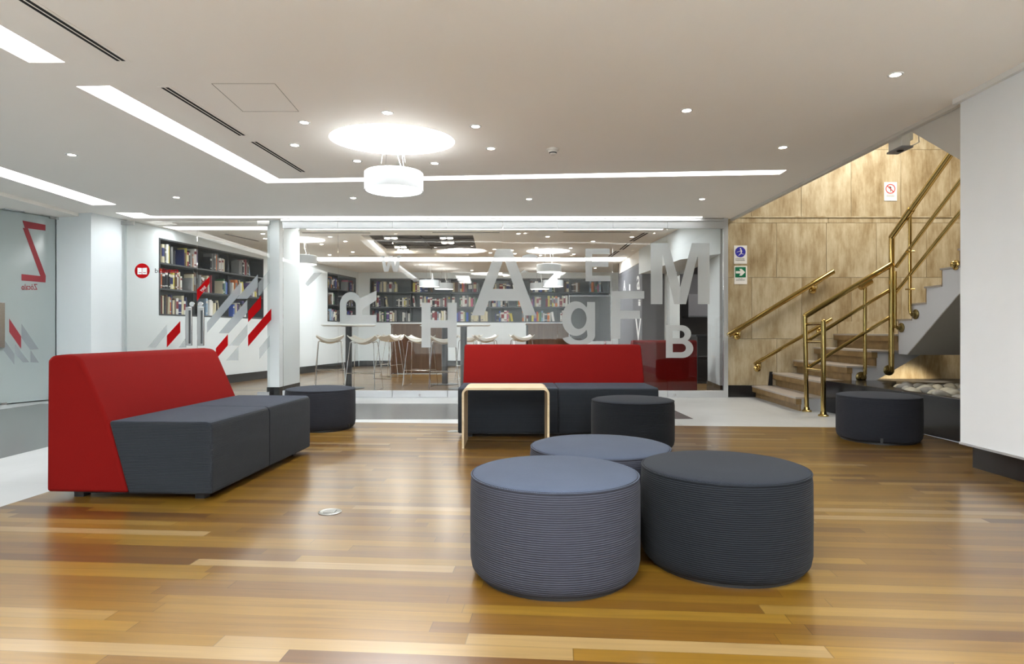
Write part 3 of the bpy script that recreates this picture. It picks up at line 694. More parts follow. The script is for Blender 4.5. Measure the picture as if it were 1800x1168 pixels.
for pts in ([(110, 670), (198, 800), (155, 803), (110, 742)], [(78, 775), (150, 868), (118, 868), (78, 825)], [(20, 750), (73, 825), (73, 880), (20, 810)], [(157, 806), (200, 870), (157, 868)]):
    mb = MB(); put_poly(mb, pz(pts), ZA, ZN); mb.build('door_stripe', 'grey_vinyl', d3)['label'] = 'grey slanted stripe'
def on_door(mb, x0, x1, y0, y1, t):
    a = at_plane(x0, (y0+y1)/2, ZA, ZN); b_ = at_plane(x1, (y0+y1)/2, ZA, ZN); z1 = at_plane((x0+x1)/2, y0, ZA, ZN).z; z0 = at_plane((x0+x1)/2, y1, ZA, ZN).z
    a.z = b_.z = z0; mb.prism([a, b_, b_+Vector((0, 0, z1-z0)), a+Vector((0, 0, z1-z0))], ZN*t)
mb = MB(); on_door(mb, -8, 6, 532, 612, .04); part(mb, 'handle', 'steel', d3, bevel=.005)
mb = MB(); on_door(mb, 86, 103, 376, 386, .03); part(mb, 'top_hinge', 'steel', d3)
mb = MB(); on_door(mb, 86, 96, 699, 709, .03); part(mb, 'bottom_hinge', 'steel', d3)
mb = MB(); on_door(mb, 0, 10, 708, 717, .03); part(mb, 'lock', 'steel', d3)
cl = thing('door_closer', 'small silver closer box above the frosted door, green light glowing', 'door closer', at_plane(20, 367, ZA, ZN))
mb = MB(); on_door(mb, 3, 38, 361, 371, .07); part(mb, 'body', 'alu', cl, bevel=.004)
p = at_plane(32, 369.5, ZA, ZN)+ZN*.075; mb = MB(); mb.lathe([(.0, 0), (.006, 0), (.0, .004)], p, n=10, ax=ZN); part(mb, 'indicator', 'led_green', cl)

# ================================================================== CEILING FITTINGS
def make_downlight():
    t = thing('downlight', 'x', 'ceiling light')
    mb = MB(); mb.lathe([(.030, 0), (.034, -.004), (.046, -.004), (.048, 0), (.048, .001), (.03, .001)], n=24); part(mb, 'trim_ring', 'lacquer_white', t, local=True)
    mb = MB(); mb.lathe([(.0, -.0035), (.029, -.0035), (.029, .0005), (.0, .0005)], n=20); part(mb, 'lens', 'light_spot', t, local=True)
    return t
dl = make_downlight(); first = [dl]
def downlight(x, y, label, group, s=1.0):
    p = ce(x, y); o = first.pop() if first else copy_tree(dl)
    o.scale = (s, s, 1); place(o, (p.x, p.y, ZC-.0005), 0, label, group); o['category'] = 'ceiling light'
G1 = 'downlights in the lobby ceiling'
for x, y, lb in ((126, 272, 'lit downlight between the two luminous slots near the frosted Z door'), (310, 347, 'lit downlight in front of the glass double door'),
    (621, 348, 'lit downlight just beside the drum pendant, near the glass partition'), (930, 350, 'lit downlight above the frosted letters A and S'),
    (1234, 350, 'lit downlight above the frosted letter M'), (1376, 259, 'lit downlight behind the end of the long slot, by the stair opening'),
    (1207, 194, 'bright lit downlight alone in mid ceiling between smoke detector and stairs'), (1574, 131, 'bright lit downlight above the stairs, closest to the white wall'),
    (681, 198, 'downlight of the ring behind the round ceiling light, topmost of the ring'), (535, 215, 'downlight of the ring beside the ceiling hatch outline'),
    (518, 255, 'downlight of the ring closest to the second air vent'), (628, 283, 'downlight of the ring low beside the pendant, on its hatch side'),
    (764, 287, 'downlight of the ring low beside the pendant, on its detector side'), (863, 261, 'downlight of the ring closest to the smoke detector'),
    (836, 222, 'downlight of the ring above the one nearest the smoke detector')):
    downlight(x, y, lb, G1, 1.0 if y > 230 else .95)
def cb1(x, y): return 480+x/5.625, 380+y/5.625
def cb2(x, y): return 780+x/5.625, 380+y/5.625
G2 = 'downlights in the library ceiling'
LD = [(cb1(565, 205), 'above the first seam of the glass'), (cb1(715, 250), 'second behind the first glass seam'), (cb1(478, 280), 'beneath the round library light by the pillar'),
      (cb1(788, 355), 'beside the reflected slot, above letter W'), (cb1(560, 383), 'low beside the pendant near the pillar'), (cb1(592, 525), 'above the small angled bookcase'), (cb1(690, 527), 'beside the one above the angled bookcase'),
      (cb2(740, 173), 'high above the gap between letters A and S'), (cb2(1027, 203), 'behind the fifth glass seam, above the round light'), (cb2(1475, 250), 'above the frosted letter E'),
      (cb2(915, 312), 'at the edge of the round light towards letter A'), (cb2(1255, 317), 'at the edge of the round light towards letter E'), (cb2(1285, 377), 'below the round light, beside letter E'),
      (cb2(957, 388), 'directly below the round light, behind letter S'), (cb2(675, 338), 'at the top corner of letter A'), (cb2(705, 371), 'just below the top corner of letter A'),
      (cb2(502, 329), 'beside the peak of letter A'), (cb2(460, 363), 'between dark ceiling coffer and letter A'), (cb1(1458, 480), 'above the deep pair of pendants'), (cb2(278, 537), 'over the back bookcase, beside letter A'), (cb2(1498, 514), 'seen through letter E'), ((1110.5, 416.5), 'beside the run of diagonal vents'), ((522, 402.5), 'behind the pillar corner at the partition'),
      ((462, 411), 'seen through the double door, higher of two'), ((466, 419.5), 'seen through the double door, lower of two')]
for (x, y), lb in LD: downlight(x, y, 'small library downlight ' + lb, G2, .95)
# twin spots in the dark coffer
def make_twin():
    t = thing('twin_spotlight', 'x', 'spotlight')
    mb = MB(); mb.box(-.12, .12, -.07, .07, -.03, .0); part(mb, 'housing', 'lacquer_white', t, local=True, bevel=.004)
    for s in (-1, 1):
        mb = MB(); mb.lathe([(0, -.040), (.045, -.040), (.05, -.03), (.05, -.028), (0, -.028)], (s*.062, 0, 0), n=18); part(mb, 'lens', 'light_spot', t, local=True)
    return t
tw = make_twin(); ft = [tw]
for x, y, lb in ((687, 416.5, 'twin spotlight in the dark coffer, upper one on the pillar side'), (704, 432.7, 'twin spotlight in the dark coffer, middle one on the pillar side'), (717.5, 444.5, 'twin spotlight in the dark coffer, low one on the pillar side'),
                 (785, 416.5, 'twin spotlight in the dark coffer at its upper edge, seam side'), (787, 424.8, 'twin spotlight in the dark coffer below the upper seam-side one'), (797, 445, 'twin spotlight in the dark coffer, lowest near letter A')):
    p = atZ(x, y, ZC+.08); o = ft.pop() if ft else copy_tree(tw); place(o, (p.x, min(p.y, 12.7), ZC+.085), 0, lb, 'twin spotlights in the dark coffer')

# linear air vents
def vent(pts4, label, group, z=ZC):
    """pts4: near-left, near-right, far-right, far-left corners on the ceiling"""
    a, b_, c, d = [Vector((p[0], p[1], z)) for p in pts4]
    cen = (a+b_+c+d)/4
    t = thing('air_vent', label, 'air vent', (cen.x, cen.y, z), 0, group)
    def q(u, v): return (a.lerp(b_, u)).lerp(d.lerp(c, u), v)
    mb = MB(); mb.prism([q(0, 0)+Vector((0, 0, -.001)), q(1, 0)+Vector((0, 0, -.001)), q(1, 1)+Vector((0, 0, -.001)), q(0, 1)+Vector((0, 0, -.001))], (0, 0, -.003)); part(mb, 'frame', 'ceiling_paint', t)
    for u0, u1 in ((.22, .42), (.56, .78)):
        mb = MB(); mb.prism([q(u0, .01)+Vector((0, 0, -.0035)), q(u1, .01)+Vector((0, 0, -.0035)), q(u1, .99)+Vector((0, 0, -.0035)), q(u0, .99)+Vector((0, 0, -.0035))], (0, 0, -.002)); part(mb, 'slot', 'vent_black', t)
G3 = 'linear air vents of the lobby ceiling'
def vline(p0, p1, w_, label, group):
    a = ce(*p0); b_ = ce(*p1); d = (b_-a).normalized(); s = Vector((d.y, -d.x, 0))*w_/2
    vent([a-s, a+s, b_+s, b_-s], label, group)
p1_ = ce(218, 109); p0_ = p1_ + (ce(218, 109)-ce(140, 60)).normalized()*-2.4
vent([p0_+Vector((-.045, 0, 0)), p0_+Vector((.045, 0, 0)), p1_+Vector((.045, 0, 0)), p1_+Vector((-.045, 0, 0))], 'long double-slot air vent running out of the top of the frame', G3)
vline((288, 152), (427, 238), .09, 'double-slot air vent beside the ceiling hatch', G3)
vline((445, 248), (533, 302), .09, 'short double-slot air vent ending near the slot corner', G3)
G4 = 'linear air vents of the library ceiling'
for p0, p1, w_, lb in (((530, 409.3), (652, 409.3), .07, 'thin library ceiling vent next to the pillar, inside the glass'), ((759, 408.6), (879, 408.6), .07, 'thin library ceiling vent above the dark coffer edge and letter A'), ((989, 408), (1109, 408), .07, 'thin library ceiling vent above letter E'),
                       ((613, 449.7), (709, 449.7), .09, 'thin library ceiling vent below the dark coffer corner, near letter W'), ((780, 451.5), (868, 451.5), .09, 'thin library ceiling vent between coffer and letter A'), ((985, 452.6), (1028, 452.6), .09, 'thin library ceiling vent beside letter E, before the bright band'),
                       ((1136, 409), (1110, 424), .16, 'diagonal library vent closest to the glass, above letter M'), ((1107, 427), (1092, 439), .16, 'diagonal library vent, middle of three'), ((1086, 441), (1072, 451), .16, 'diagonal library vent furthest from the glass'),
                       ((395, 411), (455, 424), .08, 'library vent seen through the double door')):
    vline(p0, p1, w_, lb, G4)
# hatch outline
hp = [ce(372, 147), ce(483, 147), ce(525, 196), ce(427, 196)]
mb = MB()
for i in range(4):
    a, b_ = hp[i], hp[(i+1) % 4]; d = (b_-a).normalized(); s = Vector((d.y, -d.x, 0))*.002
    mb.prism([a-s+Vector((0, 0, .001)), a+s+Vector((0, 0, .001)), b_+s+Vector((0, 0, .001)), b_-s+Vector((0, 0, .001))], (0, 0, -.002))
hc = sum(hp, Vector())/4
ht = thing('ceiling_hatch', 'flush square access hatch outlined in the lobby ceiling beside the vents', 'hatch', (hc.x, hc.y, ZC))
part(mb, 'gap', 'seam', ht)
mb = MB(); mb.prism([hc+(p-hc)*.985+Vector((0, 0, .001)) for p in hp], (0, 0, -.0015)); part(mb, 'panel', 'ceiling_paint', ht)
# smoke detector
p = ce(972, 262); sd = thing('smoke_detector', 'small cream smoke detector on the lobby ceiling', 'smoke detector', p)
mb = MB(); mb.lathe([(0, -.018), (.05, -.018), (.055, -.006), (.055, 0), (0, 0)], p, n=28); part(mb, 'base', 'plastic_cream', sd)
mb = MB(); mb.lathe([(0, -.052), (.02, -.052), (.030, -.044), (.030, -.040), (0, -.040)], p, n=24); part(mb, 'cap', 'plastic_cream', sd)
mb = MB(); mb.lathe([(0, -.040), (.032, -.040), (.034, -.032), (0, -.032)], p, n=24); part(mb, 'sensor_ring', 'vent_black', sd)
mb = MB(); mb.lathe([(0, -.032), (.036, -.032), (.042, -.018), (0, -.018)], p, n=24); part(mb, 'collar', 'plastic_cream', sd)

# drum pendants
def make_pendant():
    t = thing('drum_pendant', 'x', 'pendant lamp')
    mb = MB(); mb.lathe([(.238, .004), (.243, 0), (.243, .148), (.238, .152), (0, .152), (0, .146), (.232, .144), (.232, .004)], n=56); part(mb, 'drum', 'drum_white', t, local=True)
    mb = MB(); mb.lathe([(0, .004), (.232, .004), (.232, .012), (0, .012)], n=48); part(mb, 'diffuser', 'light_pendant', t, local=True)
    mb = MB(); mb.lathe([(0, .1525), (.19, .1525), (.19, .155), (0, .155)], n=40); part(mb, 'top_diffuser', 'light_uplight', t, local=True)
    for k, (a, r1) in enumerate(((40, .06), (140, .06), (220, .07), (320, .07))):
        c, s = math.cos(math.radians(a)), math.sin(math.radians(a))
        mb = MB(); mb.tube([(.13*c, .13*s, .15), (.12*c, .12*s, .19), (r1*c, r1*s, .52)], .0018, n=6); part(mb, 'wire', 'chrome', t, local=True)
    mb = MB(); mb.tube([(.05, 0, .15), (.06, .01, .2), (.03, .01, .3), (.02, 0, .52)], .0035, n=8); part(mb, 'power_cable', 'lacquer_white', t, local=True)
    return t
pn = make_pendant(); G5 = 'white drum pendants'
place(pn, (-.985, 5.25, 2.095), 0, 'white drum pendant hanging below the round lobby ceiling light', G5)
for (X, Y, z), lb in (((-3.63, 10.9, 2.09), 'white drum pendant in the library beside the white pillar'), ((.73, 12.45, 2.10), 'white drum pendant in the library behind the frosted letter S'),
                      ((-1.97, 15.0, 2.00), 'pendant before the back bookcase, nearer of the pair above letter H'), ((-1.72, 15.9, 2.0), 'pendant before the back bookcase, further of the pair above letter H'),
                      ((.98, 15.0, 2.0), 'pendant before the back bookcase, nearer of the pair above letter g'), ((.70, 15.9, 2.0), 'pendant before the back bookcase, further of the pair above letter g')):
    place(copy_tree(pn), (X, Y, z), 0, lb, G5)

# box fitting at the stair opening
p = Vector((3.16, 5.18, 2.43)); cb = thing('security_camera', 'cream box camera fixed to the ceiling edge above the stairs', 'security camera', p)
mb = MB(); mb.box(3.14, 3.21, 5.07, 5.25, 2.42, 2.58); part(mb, 'housing', 'plastic_cream', cb, bevel=.004)
mb = MB(); mb.box(3.132, 3.225, 5.055, 5.26, 2.405, 2.42); part(mb, 'bottom_plate', 'shade_grey', cb)
mb = MB(); mb.lathe([(0, 2.398), (.02, 2.398), (.028, 2.405), (0, 2.405)], (3.178, 5.15, 0), n=18); part(mb, 'lens', 'vent_black', cb)
mb = MB(); mb.box(3.21, 3.27, 5.13, 5.19, 2.49, 2.6); mb.tube([(3.22, 5.12, 2.6), (3.29, 5.1, 2.56), (3.30, 5.1, 2.46), (3.22, 5.12, 2.42)], .005); part(mb, 'bracket', 'plastic_cream', cb)

# ================================================================== SEATING
def make_pouf(fab, R=.325, Ht=.388):
    t = thing('pouf', 'x', 'pouf')
    r = R
    prof = [(r-.05, .012), (r-.018, .018), (r-.006, .034), (r, .065), (r+.001, .2), (r, Ht-.05), (r-.003, Ht-.022), (r-.007, Ht-.014)]
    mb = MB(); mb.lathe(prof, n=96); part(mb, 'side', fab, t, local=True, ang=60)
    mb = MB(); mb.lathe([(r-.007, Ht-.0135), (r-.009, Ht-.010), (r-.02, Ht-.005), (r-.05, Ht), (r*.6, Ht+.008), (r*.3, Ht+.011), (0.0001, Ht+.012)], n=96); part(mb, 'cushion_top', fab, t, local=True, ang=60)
    mb = MB()
    mb.tube([((r-.004)*math.cos(2*PI*k/80), (r-.004)*math.sin(2*PI*k/80), Ht-.014) for k in range(81)], .0035, n=8, cap=False); part(mb, 'piping', fab, t, local=True)
    mb = MB(); mb.lathe([(0, 0), (r-.035, 0), (r-.035, .014), (0, .014)], n=48); part(mb, 'base', 'black_plastic', t, local=True)
    mb = MB(); mb.box(-.009, .009, -r-.002, -r+.006, .02, .055); part(mb, 'fabric_tab', 'black_plastic', t, local=True)
    return t
GP_ = 'round poufs in the lobby'
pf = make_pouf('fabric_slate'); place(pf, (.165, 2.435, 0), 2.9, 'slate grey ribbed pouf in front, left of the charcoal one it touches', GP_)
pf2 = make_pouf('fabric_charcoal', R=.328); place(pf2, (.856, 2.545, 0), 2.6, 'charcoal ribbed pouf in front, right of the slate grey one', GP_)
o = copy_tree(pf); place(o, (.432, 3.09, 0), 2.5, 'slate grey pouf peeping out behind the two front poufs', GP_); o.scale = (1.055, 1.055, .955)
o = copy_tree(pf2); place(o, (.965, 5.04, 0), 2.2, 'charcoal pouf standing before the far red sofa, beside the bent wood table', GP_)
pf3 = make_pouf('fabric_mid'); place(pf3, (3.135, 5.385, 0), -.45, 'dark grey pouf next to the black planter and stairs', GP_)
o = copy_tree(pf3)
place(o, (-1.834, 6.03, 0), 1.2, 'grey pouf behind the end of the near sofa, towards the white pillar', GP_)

def make_sofa(name, label, loc, rz, Wd, fabric_='fabric_seat', seats=2, depth=.936):
    """local: front edge at y=0 facing -y, back at y=depth, x from 0 to Wd"""
    t = thing(name, label, 'sofa', loc, rz, 'red and grey lobby sofas')
    back = [(depth, .04), (.475, .04), (.585, .43), (.735, .765), (.765, .79), (.83, .797), (depth-.03, .79), (depth-.004, .765)]
    mb = MB(); mb.prism([(0.0, y, z) for y, z in back], (Wd, 0, 0)); part(mb, 'backrest', 'fabric_red', t, local=True, bevel=.028, seg=4, label='red wedge-shaped backrest')
    w_ = Wd/seats
    for k in range(seats):
        a = k*w_+.0; seat = [(.0, .04), (.470, .04), (.580, .43), (.56, .434), (.03, .434), (.008, .425), (.0, .40)]
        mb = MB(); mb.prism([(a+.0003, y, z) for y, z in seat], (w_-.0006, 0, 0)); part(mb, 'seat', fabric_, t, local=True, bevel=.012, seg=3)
    mb = MB(); mb.box(.05, Wd-.05, .06, depth-.12, .026, .042); part(mb, 'underframe', 'black_plastic', t, local=True)
    for x in (.09, Wd-.12):
        for y in (.10, depth-.14):
            mb = MB(); mb.box(x-.025, x+.03, y-.025, y+.03, 0, .028); part(mb, 'leg', 'black_plastic', t, local=True)
    return t
# near sofa: front edge runs from (-1.62,3.40) to (-1.54,4.80), facing +X
make_sofa('sofa', 'red-backed grey sofa standing alone before the glass double door', (-1.625, 3.405, 0), math.radians(90-3.2), 1.42)
make_sofa('sofa', 'red-backed grey sofa behind the bent wood table, facing the viewer', (-.47, 5.46, 0), math.radians(0), 1.745)
mb = MB()
# bent wood side table
bt = thing('side_table', 'low bent plywood side table standing in front of the far sofa', 'side table', (-.05, 5.15, 0))
X0, X1, Yn, Yf, ht_ = -.396, .296, 4.965, 5.40, .478; r_ = .05; th = .017
path = [(X0, 0.0)] + [(X0+r_-r_*math.cos(a), ht_-r_+r_*math.sin(a)) for a in [PI/2*k/8 for k in range(9)]] + [(X1-r_+r_*math.sin(a), ht_-r_+r_*math.cos(a)) for a in [PI/2*k/8 for k in range(9)]] + [(X1, 0.0)]
inn = [(X0+th, 0.0)] + [(X0+r_-(r_-th)*math.cos(a), ht_-r_+(r_-th)*math.sin(a)) for a in [PI/2*k/8 for k in range(9)]] + [(X1-r_+(r_-th)*math.sin(a), ht_-r_+(r_-th)*math.cos(a)) for a in [PI/2*k/8 for k in range(9)]] + [(X1-th, 0.0)]
def bent(i0, i1):
    mb = MB()
    for i in range(i0, i1):
        a, b_, c, d = path[i], path[i+1], inn[i+1], inn[i]
        vs = [(p[0], y, p[1]) for y in (Yn, Yf) for p in (a, b_, c, d)]
        fs = [(0, 1, 2, 3), (7, 6, 5, 4), (0, 4, 5, 1), (2, 6, 7, 3)]
        if i == i0: fs.append((0, 3, 7, 4))
        if i == i1-1: fs.append((1, 5, 6, 2))
        mb.add(vs, fs)
    return mb
part(bent(0, 9), 'leg', 'wood_table', bt); part(bent(9, 10), 'table_top', 'wood_table', bt); part(bent(10, 19), 'leg', 'wood_table', bt)

# red armchair in the library seen through the glass, back turned
ac = make_sofa('armchair', 'dark red upholstered seat back in the library, behind the frosted letter B', (2.77, 10.30, 0), PI, .97, seats=1, depth=.90)
ac['category'] = 'armchair'; del ac['group']

# floor outlet boxes
def floor_box(x, y, label):
    p = fl(x, y); t = thing('floor_outlet', label, 'floor outlet', p, 0, 'round floor outlets')
    mb = MB(); mb.lathe([(0, .0), (.058, .0), (.058, .003), (.050, .006), (.046, .004), (0, .004)], p, n=36); part(mb, 'ring', 'floor_box', t)
    mb = MB(); mb.box(p.x-.028, p.x+.028, p.y-.028, p.y+.028, .004, .0065); part(mb, 'lid', 'floor_box', t, bevel=.002)
floor_box(580, 901, 'round metal floor outlet in the open wood floor'); floor_box(797, 759, 'round metal floor outlet beside the far sofa and bent wood table')

# ================================================================== STAIRS
st = thing('staircase', 'L-shaped staircase of brown stone steps with white sides', 'staircase', (3.4, 8.1, 0))
ux = [3.39, 3.68, 3.98, 4.27, 4.55]; uz = [.163, .345, .525, .705, .895]; YN = 7.33; skew = -.072
def xs(X, Y): return X + (YT-Y)/(YT-YN)*skew*1.3
# white body of the lower flight (with zigzag top)
prof = []
for i in range(5):
    z0 = uz[i-1]-.02 if i else 0
    prof += [(ux[i]+.065, z0), (ux[i]+.065, uz[i]-.02)]
prof += [(6.0, uz[4]-.02), (6.0, .66), (4.86, .66), (3.72, .0)]
def shear_prism(prof, ya, yb):
    mb = MB(); n = len(prof)
    A = [Vector((xs(x, ya), ya, z)) for x, z in prof]; B = [Vector((xs(x, yb), yb, z)) for x, z in prof]
    mb.add(A+B, [list(range(n)), list(range(2*n-1, n-1, -1))] + [(i, i+n, (i+1) % n+n, (i+1) % n) for i in range(n)]); return mb
part(shear_prism(prof, YN, YT-.001), 'lower_flight', 'stair_white', st)
for i in range(5):
    z0 = uz[i-1] if i else 0.0; zt = uz[i]; x = ux[i]; xe = (ux[i+1]+.065) if i < 4 else 6.0
    # nosing block (upper band), recessed lower riser, tread slab
    mb = shear_prism([(x, zt-.085), (x+.065, zt-.085), (x+.065, zt-.02), (x, zt-.02)], YN-.03 if i < 4 else 7.28, YT-.001); 
    step = part(mb, 'step', 'stone_step', st)
    mb = shear_prism([(x+.050, z0), (x+.064, z0), (x+.064, zt-.085), (x+.050, zt-.085)], YN-.015 if i < 4 else 7.27, YT-.001); part(mb, 'riser', 'stone_step', step)
    if i < 4: mb = shear_prism([(x-.006, zt-.02), (xe-.012, zt-.02), (xe-.012, zt), (x-.006, zt)], YN-.035, YT-.001)
    else: mb = shear_prism([(x-.006, zt-.02), (xe, zt-.02), (xe, zt), (x-.006, zt)], 7.275, YT-.001)
    part(mb, 'tread', 'tread_stone', step)
# upper flight, rising towards the viewer along X 4.47..5.9
XU = 4.46; XE = 5.95
un = [7.26, 7.01, 6.77, 6.52, 6.26, 6.02, 5.77]; YE = 5.5; ZE = .67+.766*(7.11-YE); dz = .1715; uz2 = [1.067+dz*k for k in range(len(un))]
prof = [(7.26, .665)]
for k, (y, z) in enumerate(zip(un, uz2)):
    prof += [(y, (uz2[k-1] if k else .665+.0)-(.018 if k else 0)), (y, z-.018)]
prof += [(YE, uz2[-1]-.018), (YE, ZE), (7.11, .665)]
pf_ = []
for p in prof:
    if not pf_ or (abs(p[0]-pf_[-1][0])+abs(p[1]-pf_[-1][1])) > 1e-4: pf_.append(p)
mb = MB(); mb.prism([(XU, y, z) for y, z in pf_], (XE-XU, 0, 0)); part(mb, 'upper_flight', 'stair_white', st)
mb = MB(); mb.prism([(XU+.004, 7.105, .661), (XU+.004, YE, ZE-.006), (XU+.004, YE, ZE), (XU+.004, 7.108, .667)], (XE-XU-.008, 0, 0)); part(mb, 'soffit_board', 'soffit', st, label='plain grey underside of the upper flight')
for k, (y, z) in enumerate(zip(un, uz2)):
    yn = un[k+1] if k+1 < len(un) else YE
    mb = MB(); mb.box(XU-.012, XE, yn, y+.022, z-.018, z); step = part(mb, 'step', 'tread_stone', st)
    mb = MB(); zb = (uz2[k-1] if k else uz[4]); mb.box(XU+.0, XE, y, y+.012, zb, z-.018); part(mb, 'riser', 'stone_step', step)
# skirting along the stair wall
mb = MB(); mb.prism([(3.62, YT-.014, .165), (3.64, YT-.014, .36), (3.68, YT-.014, .36), (3.68, YT-.014, .165)], (0, .013, 0)); part(mb, 'wall_skirting', 'black_stone', st)
mb = MB(); mb.box(4.60, 6.5, YT-.016, YT-.001, .896, 1.068); part(mb, 'wall_skirting', 'travertine', st)

# brass railings
def flange(mb, c, ax, r=.052):
    c = Vector(c); ax = Vector(ax); mb.lathe([(r, 0), (r, .010), (r*.8, .018), (r*.45, .022), (r*.42, .05), (0, .05)], c, n=24, ax=ax)
def ball(mb, c, r, n=16):
    mb.lathe([(r*math.sin(PI*k/8)+(1e-6), -r*math.cos(PI*k/8)) for k in range(9)], c, n=n)
YR = 7.28
hr = thing('handrail', 'tall polished brass railing with three bars climbing beside the open stairs', 'handrail', (3.42, YR, 0))
def P(x, y, Y=YR): return atY(x, y, Y)
A0 = Vector((3.41, YR, 0)); A1 = P(1415, 556); C1 = P(1566.5, 465.4); C2 = P(1567.4, 417); XR = 4.43
def onX(x, y, X=XR):
    Y = X*F/(x-CX); return Vector((X, Y, H+(CY-y)/F*Y))
U1 = onX(1669, 273.7); U1e = C2 + (U1-C2)*1.5
part(MB().tube([A1, C1], .033, n=20), 'top_rail', 'brass', hr)
part(MB().tube([C2, U1e], .033, n=20), 'top_rail', 'brass', hr)
mb = MB(); mb.cyl(Vector((C1.x, YR, .52)), C2+Vector((0, 0, .01)), .030, n=20); ball(mb, C2, .033); mb.tube([Vector((C1.x, YR, .53)), Vector((C1.x+.0, YR, .475)), Vector((C1.x-.0, YR+.05, .47))], .028, n=14); newel = part(mb, 'post', 'brass', hr)
mb = MB(); flange(mb, (C1.x-.0, YN-.001, .475), (0, -1, 0), .062); part(mb, 'flange', 'brass_dark', newel)
# foot frame of two posts and three crossbars
mb = MB(); mb.cyl(A0, A1+Vector((0, 0, .0)), .025, n=20); ball(mb, A1, .026); pA_ = part(mb, 'post', 'brass', hr)
mb = MB(); mb.lathe([(.055, 0), (.055, .012), (.045, .02), (.035, .022), (.03, .05), (0.0, .05)], A0, n=28); part(mb, 'flange', 'brass', pA_)
B0 = fl(1447.3, 732); B1z = 1.035
mb = MB(); mb.cyl(B0, (B0.x, B0.y, B1z), .026, n=20); ball(mb, Vector((B0.x, B0.y, B1z)), .026); pB_ = part(mb, 'post', 'brass', hr)
mb = MB(); mb.lathe([(.055, 0), (.055, .012), (.045, .02), (.035, .022), (.03, .05), (0.0, .05)], B0, n=28); part(mb, 'flange', 'brass', pB_)
for z in (1.01, .808, .495): part(MB().cyl((A0.x, A0.y, z), (B0.x, B0.y, z), .018, n=14), 'crossbar', 'brass', hr)
# middle and lower bars
m0 = Vector((3.43, YR, .825)); m1 = Vector((4.36, YR, 1.40)); l0 = Vector((3.43, YR, .51)); l1 = Vector((4.36, YR, 1.085))
mU0 = onX(1575.6, 469); mU1 = onX(1688, 318); lU0 = onX(1573, 517); lU1 = onX(1688, 373)
part(MB().tube([m0, m1], .021, n=14), 'middle_bar', 'brass', hr); part(MB().tube([l0, l1], .021, n=14), 'lower_bar', 'brass', hr)
part(MB().tube([mU0, mU0+(mU1-mU0)*1.3], .021, n=14), 'middle_bar', 'brass', hr); part(MB().tube([lU0, lU0+(lU1-lU0)*1.3], .021, n=14), 'lower_bar', 'brass', hr)
# D post
D1 = P(1520.4, 500); mb = MB(); mb.cyl((D1.x, YR, .43), D1, .020, n=14); mb.tube([(D1.x, YR, .44), (D1.x, YR, .40), (D1.x-.0, YR+.04, .395)], .016, n=12)
pD = part(mb, 'post', 'brass', hr); mb = MB(); flange(mb, (D1.x-.02, YN-.001, .395), (0, -1, 0), .062); part(mb, 'flange', 'brass_dark', pD)
d_ = (C1-A1).normalized(); mb = MB(); mb.cyl(D1-d_*.07, D1+d_*.08, .040, n=18); part(mb, 'sleeve', 'brass', hr)
# E post on the upper flight
E1 = onX(1599.5, 378); mb = MB(); mb.tube([(XR, E1.y, E1.z), (XR, E1.y, 1.17), (XR-.0, E1.y-.01, 1.13), (XU-.0, E1.y-.05, 1.12)], .018, n=14); pE = part(mb, 'post', 'brass', hr)
mb = MB(); flange(mb, (XU-.001, E1.y-.06, 1.115), (-1, 0, 0), .055); part(mb, 'flange', 'brass_dark', pE)
du = (U1-C2).normalized(); q_ = C2+du*((E1.y-C2.y)/du.y); mb = MB(); mb.cyl(q_-du*.07, q_+du*.08, .040, n=18); part(mb, 'sleeve', 'brass', hr)
for zq in (E1.z-.41, E1.z-.83): part(MB().cyl((XR-.05, E1.y, zq), (XR+.04, E1.y-.02, zq), .009, n=10), 'bolt', 'brass', hr)
# F post
Ft = Vector((XR-.02, 7.24, 1.62)); mb = MB(); mb.tube([Ft, (Ft.x, Ft.y, 1.0), (Ft.x, Ft.y, .975), (XU, 7.24, .97)], .016, n=14); pF = part(mb, 'post', 'brass', hr)
mb = MB(); flange(mb, (XU-.001, 7.2, .97), (-1, 0, 0), .055); part(mb, 'flange', 'brass_dark', pF)
G0 = onX(1676, 461); mb = MB(); ball(mb, (XR+.0, G0.y, G0.z-.02), .03); flange(mb, (XU-.001, G0.y, G0.z-.03), (-1, 0, 0), .05); part(mb, 'flange', 'brass', hr)
# wall rails
def wall_rail(p0, p1, r, brk, label, sleeve=None):
    t = thing('wall_handrail', label, 'handrail', p0, 0, 'brass wall handrails')
    part(MB().cyl(p0, p1, r, n=18), 'rail', 'brass', t)
    d = (p1-p0).normalized()
    for u in brk:
        c = p0.lerp(p1, u); mb = MB(); e = Vector((c.x, YT-.001, c.z-.11)); flange(mb, e, (0, -1, 0), .05)
        mb.tube([e+Vector((0, -.04, 0)), (c.x, c.y, c.z-.09), c], .011, n=10); part(mb, 'bracket', 'brass', t)
        mb = MB(); mb.cyl(c-d*.06, c+d*.06, r+.005, n=18); part(mb, 'sleeve', 'brass', t)
    return t
wall_rail(atY(1279.8, 590, 8.78), atY(1465, 477.4, 8.78), .035, (.11, .84), 'long polished brass handrail fixed to the travertine wall, beside the glass')
wall_rail(atY(1326, 641, 8.78), atY(1461.5, 561, 8.78), .024, (.08, .9), 'thinner lower brass handrail on the travertine wall, behind the foot frame')

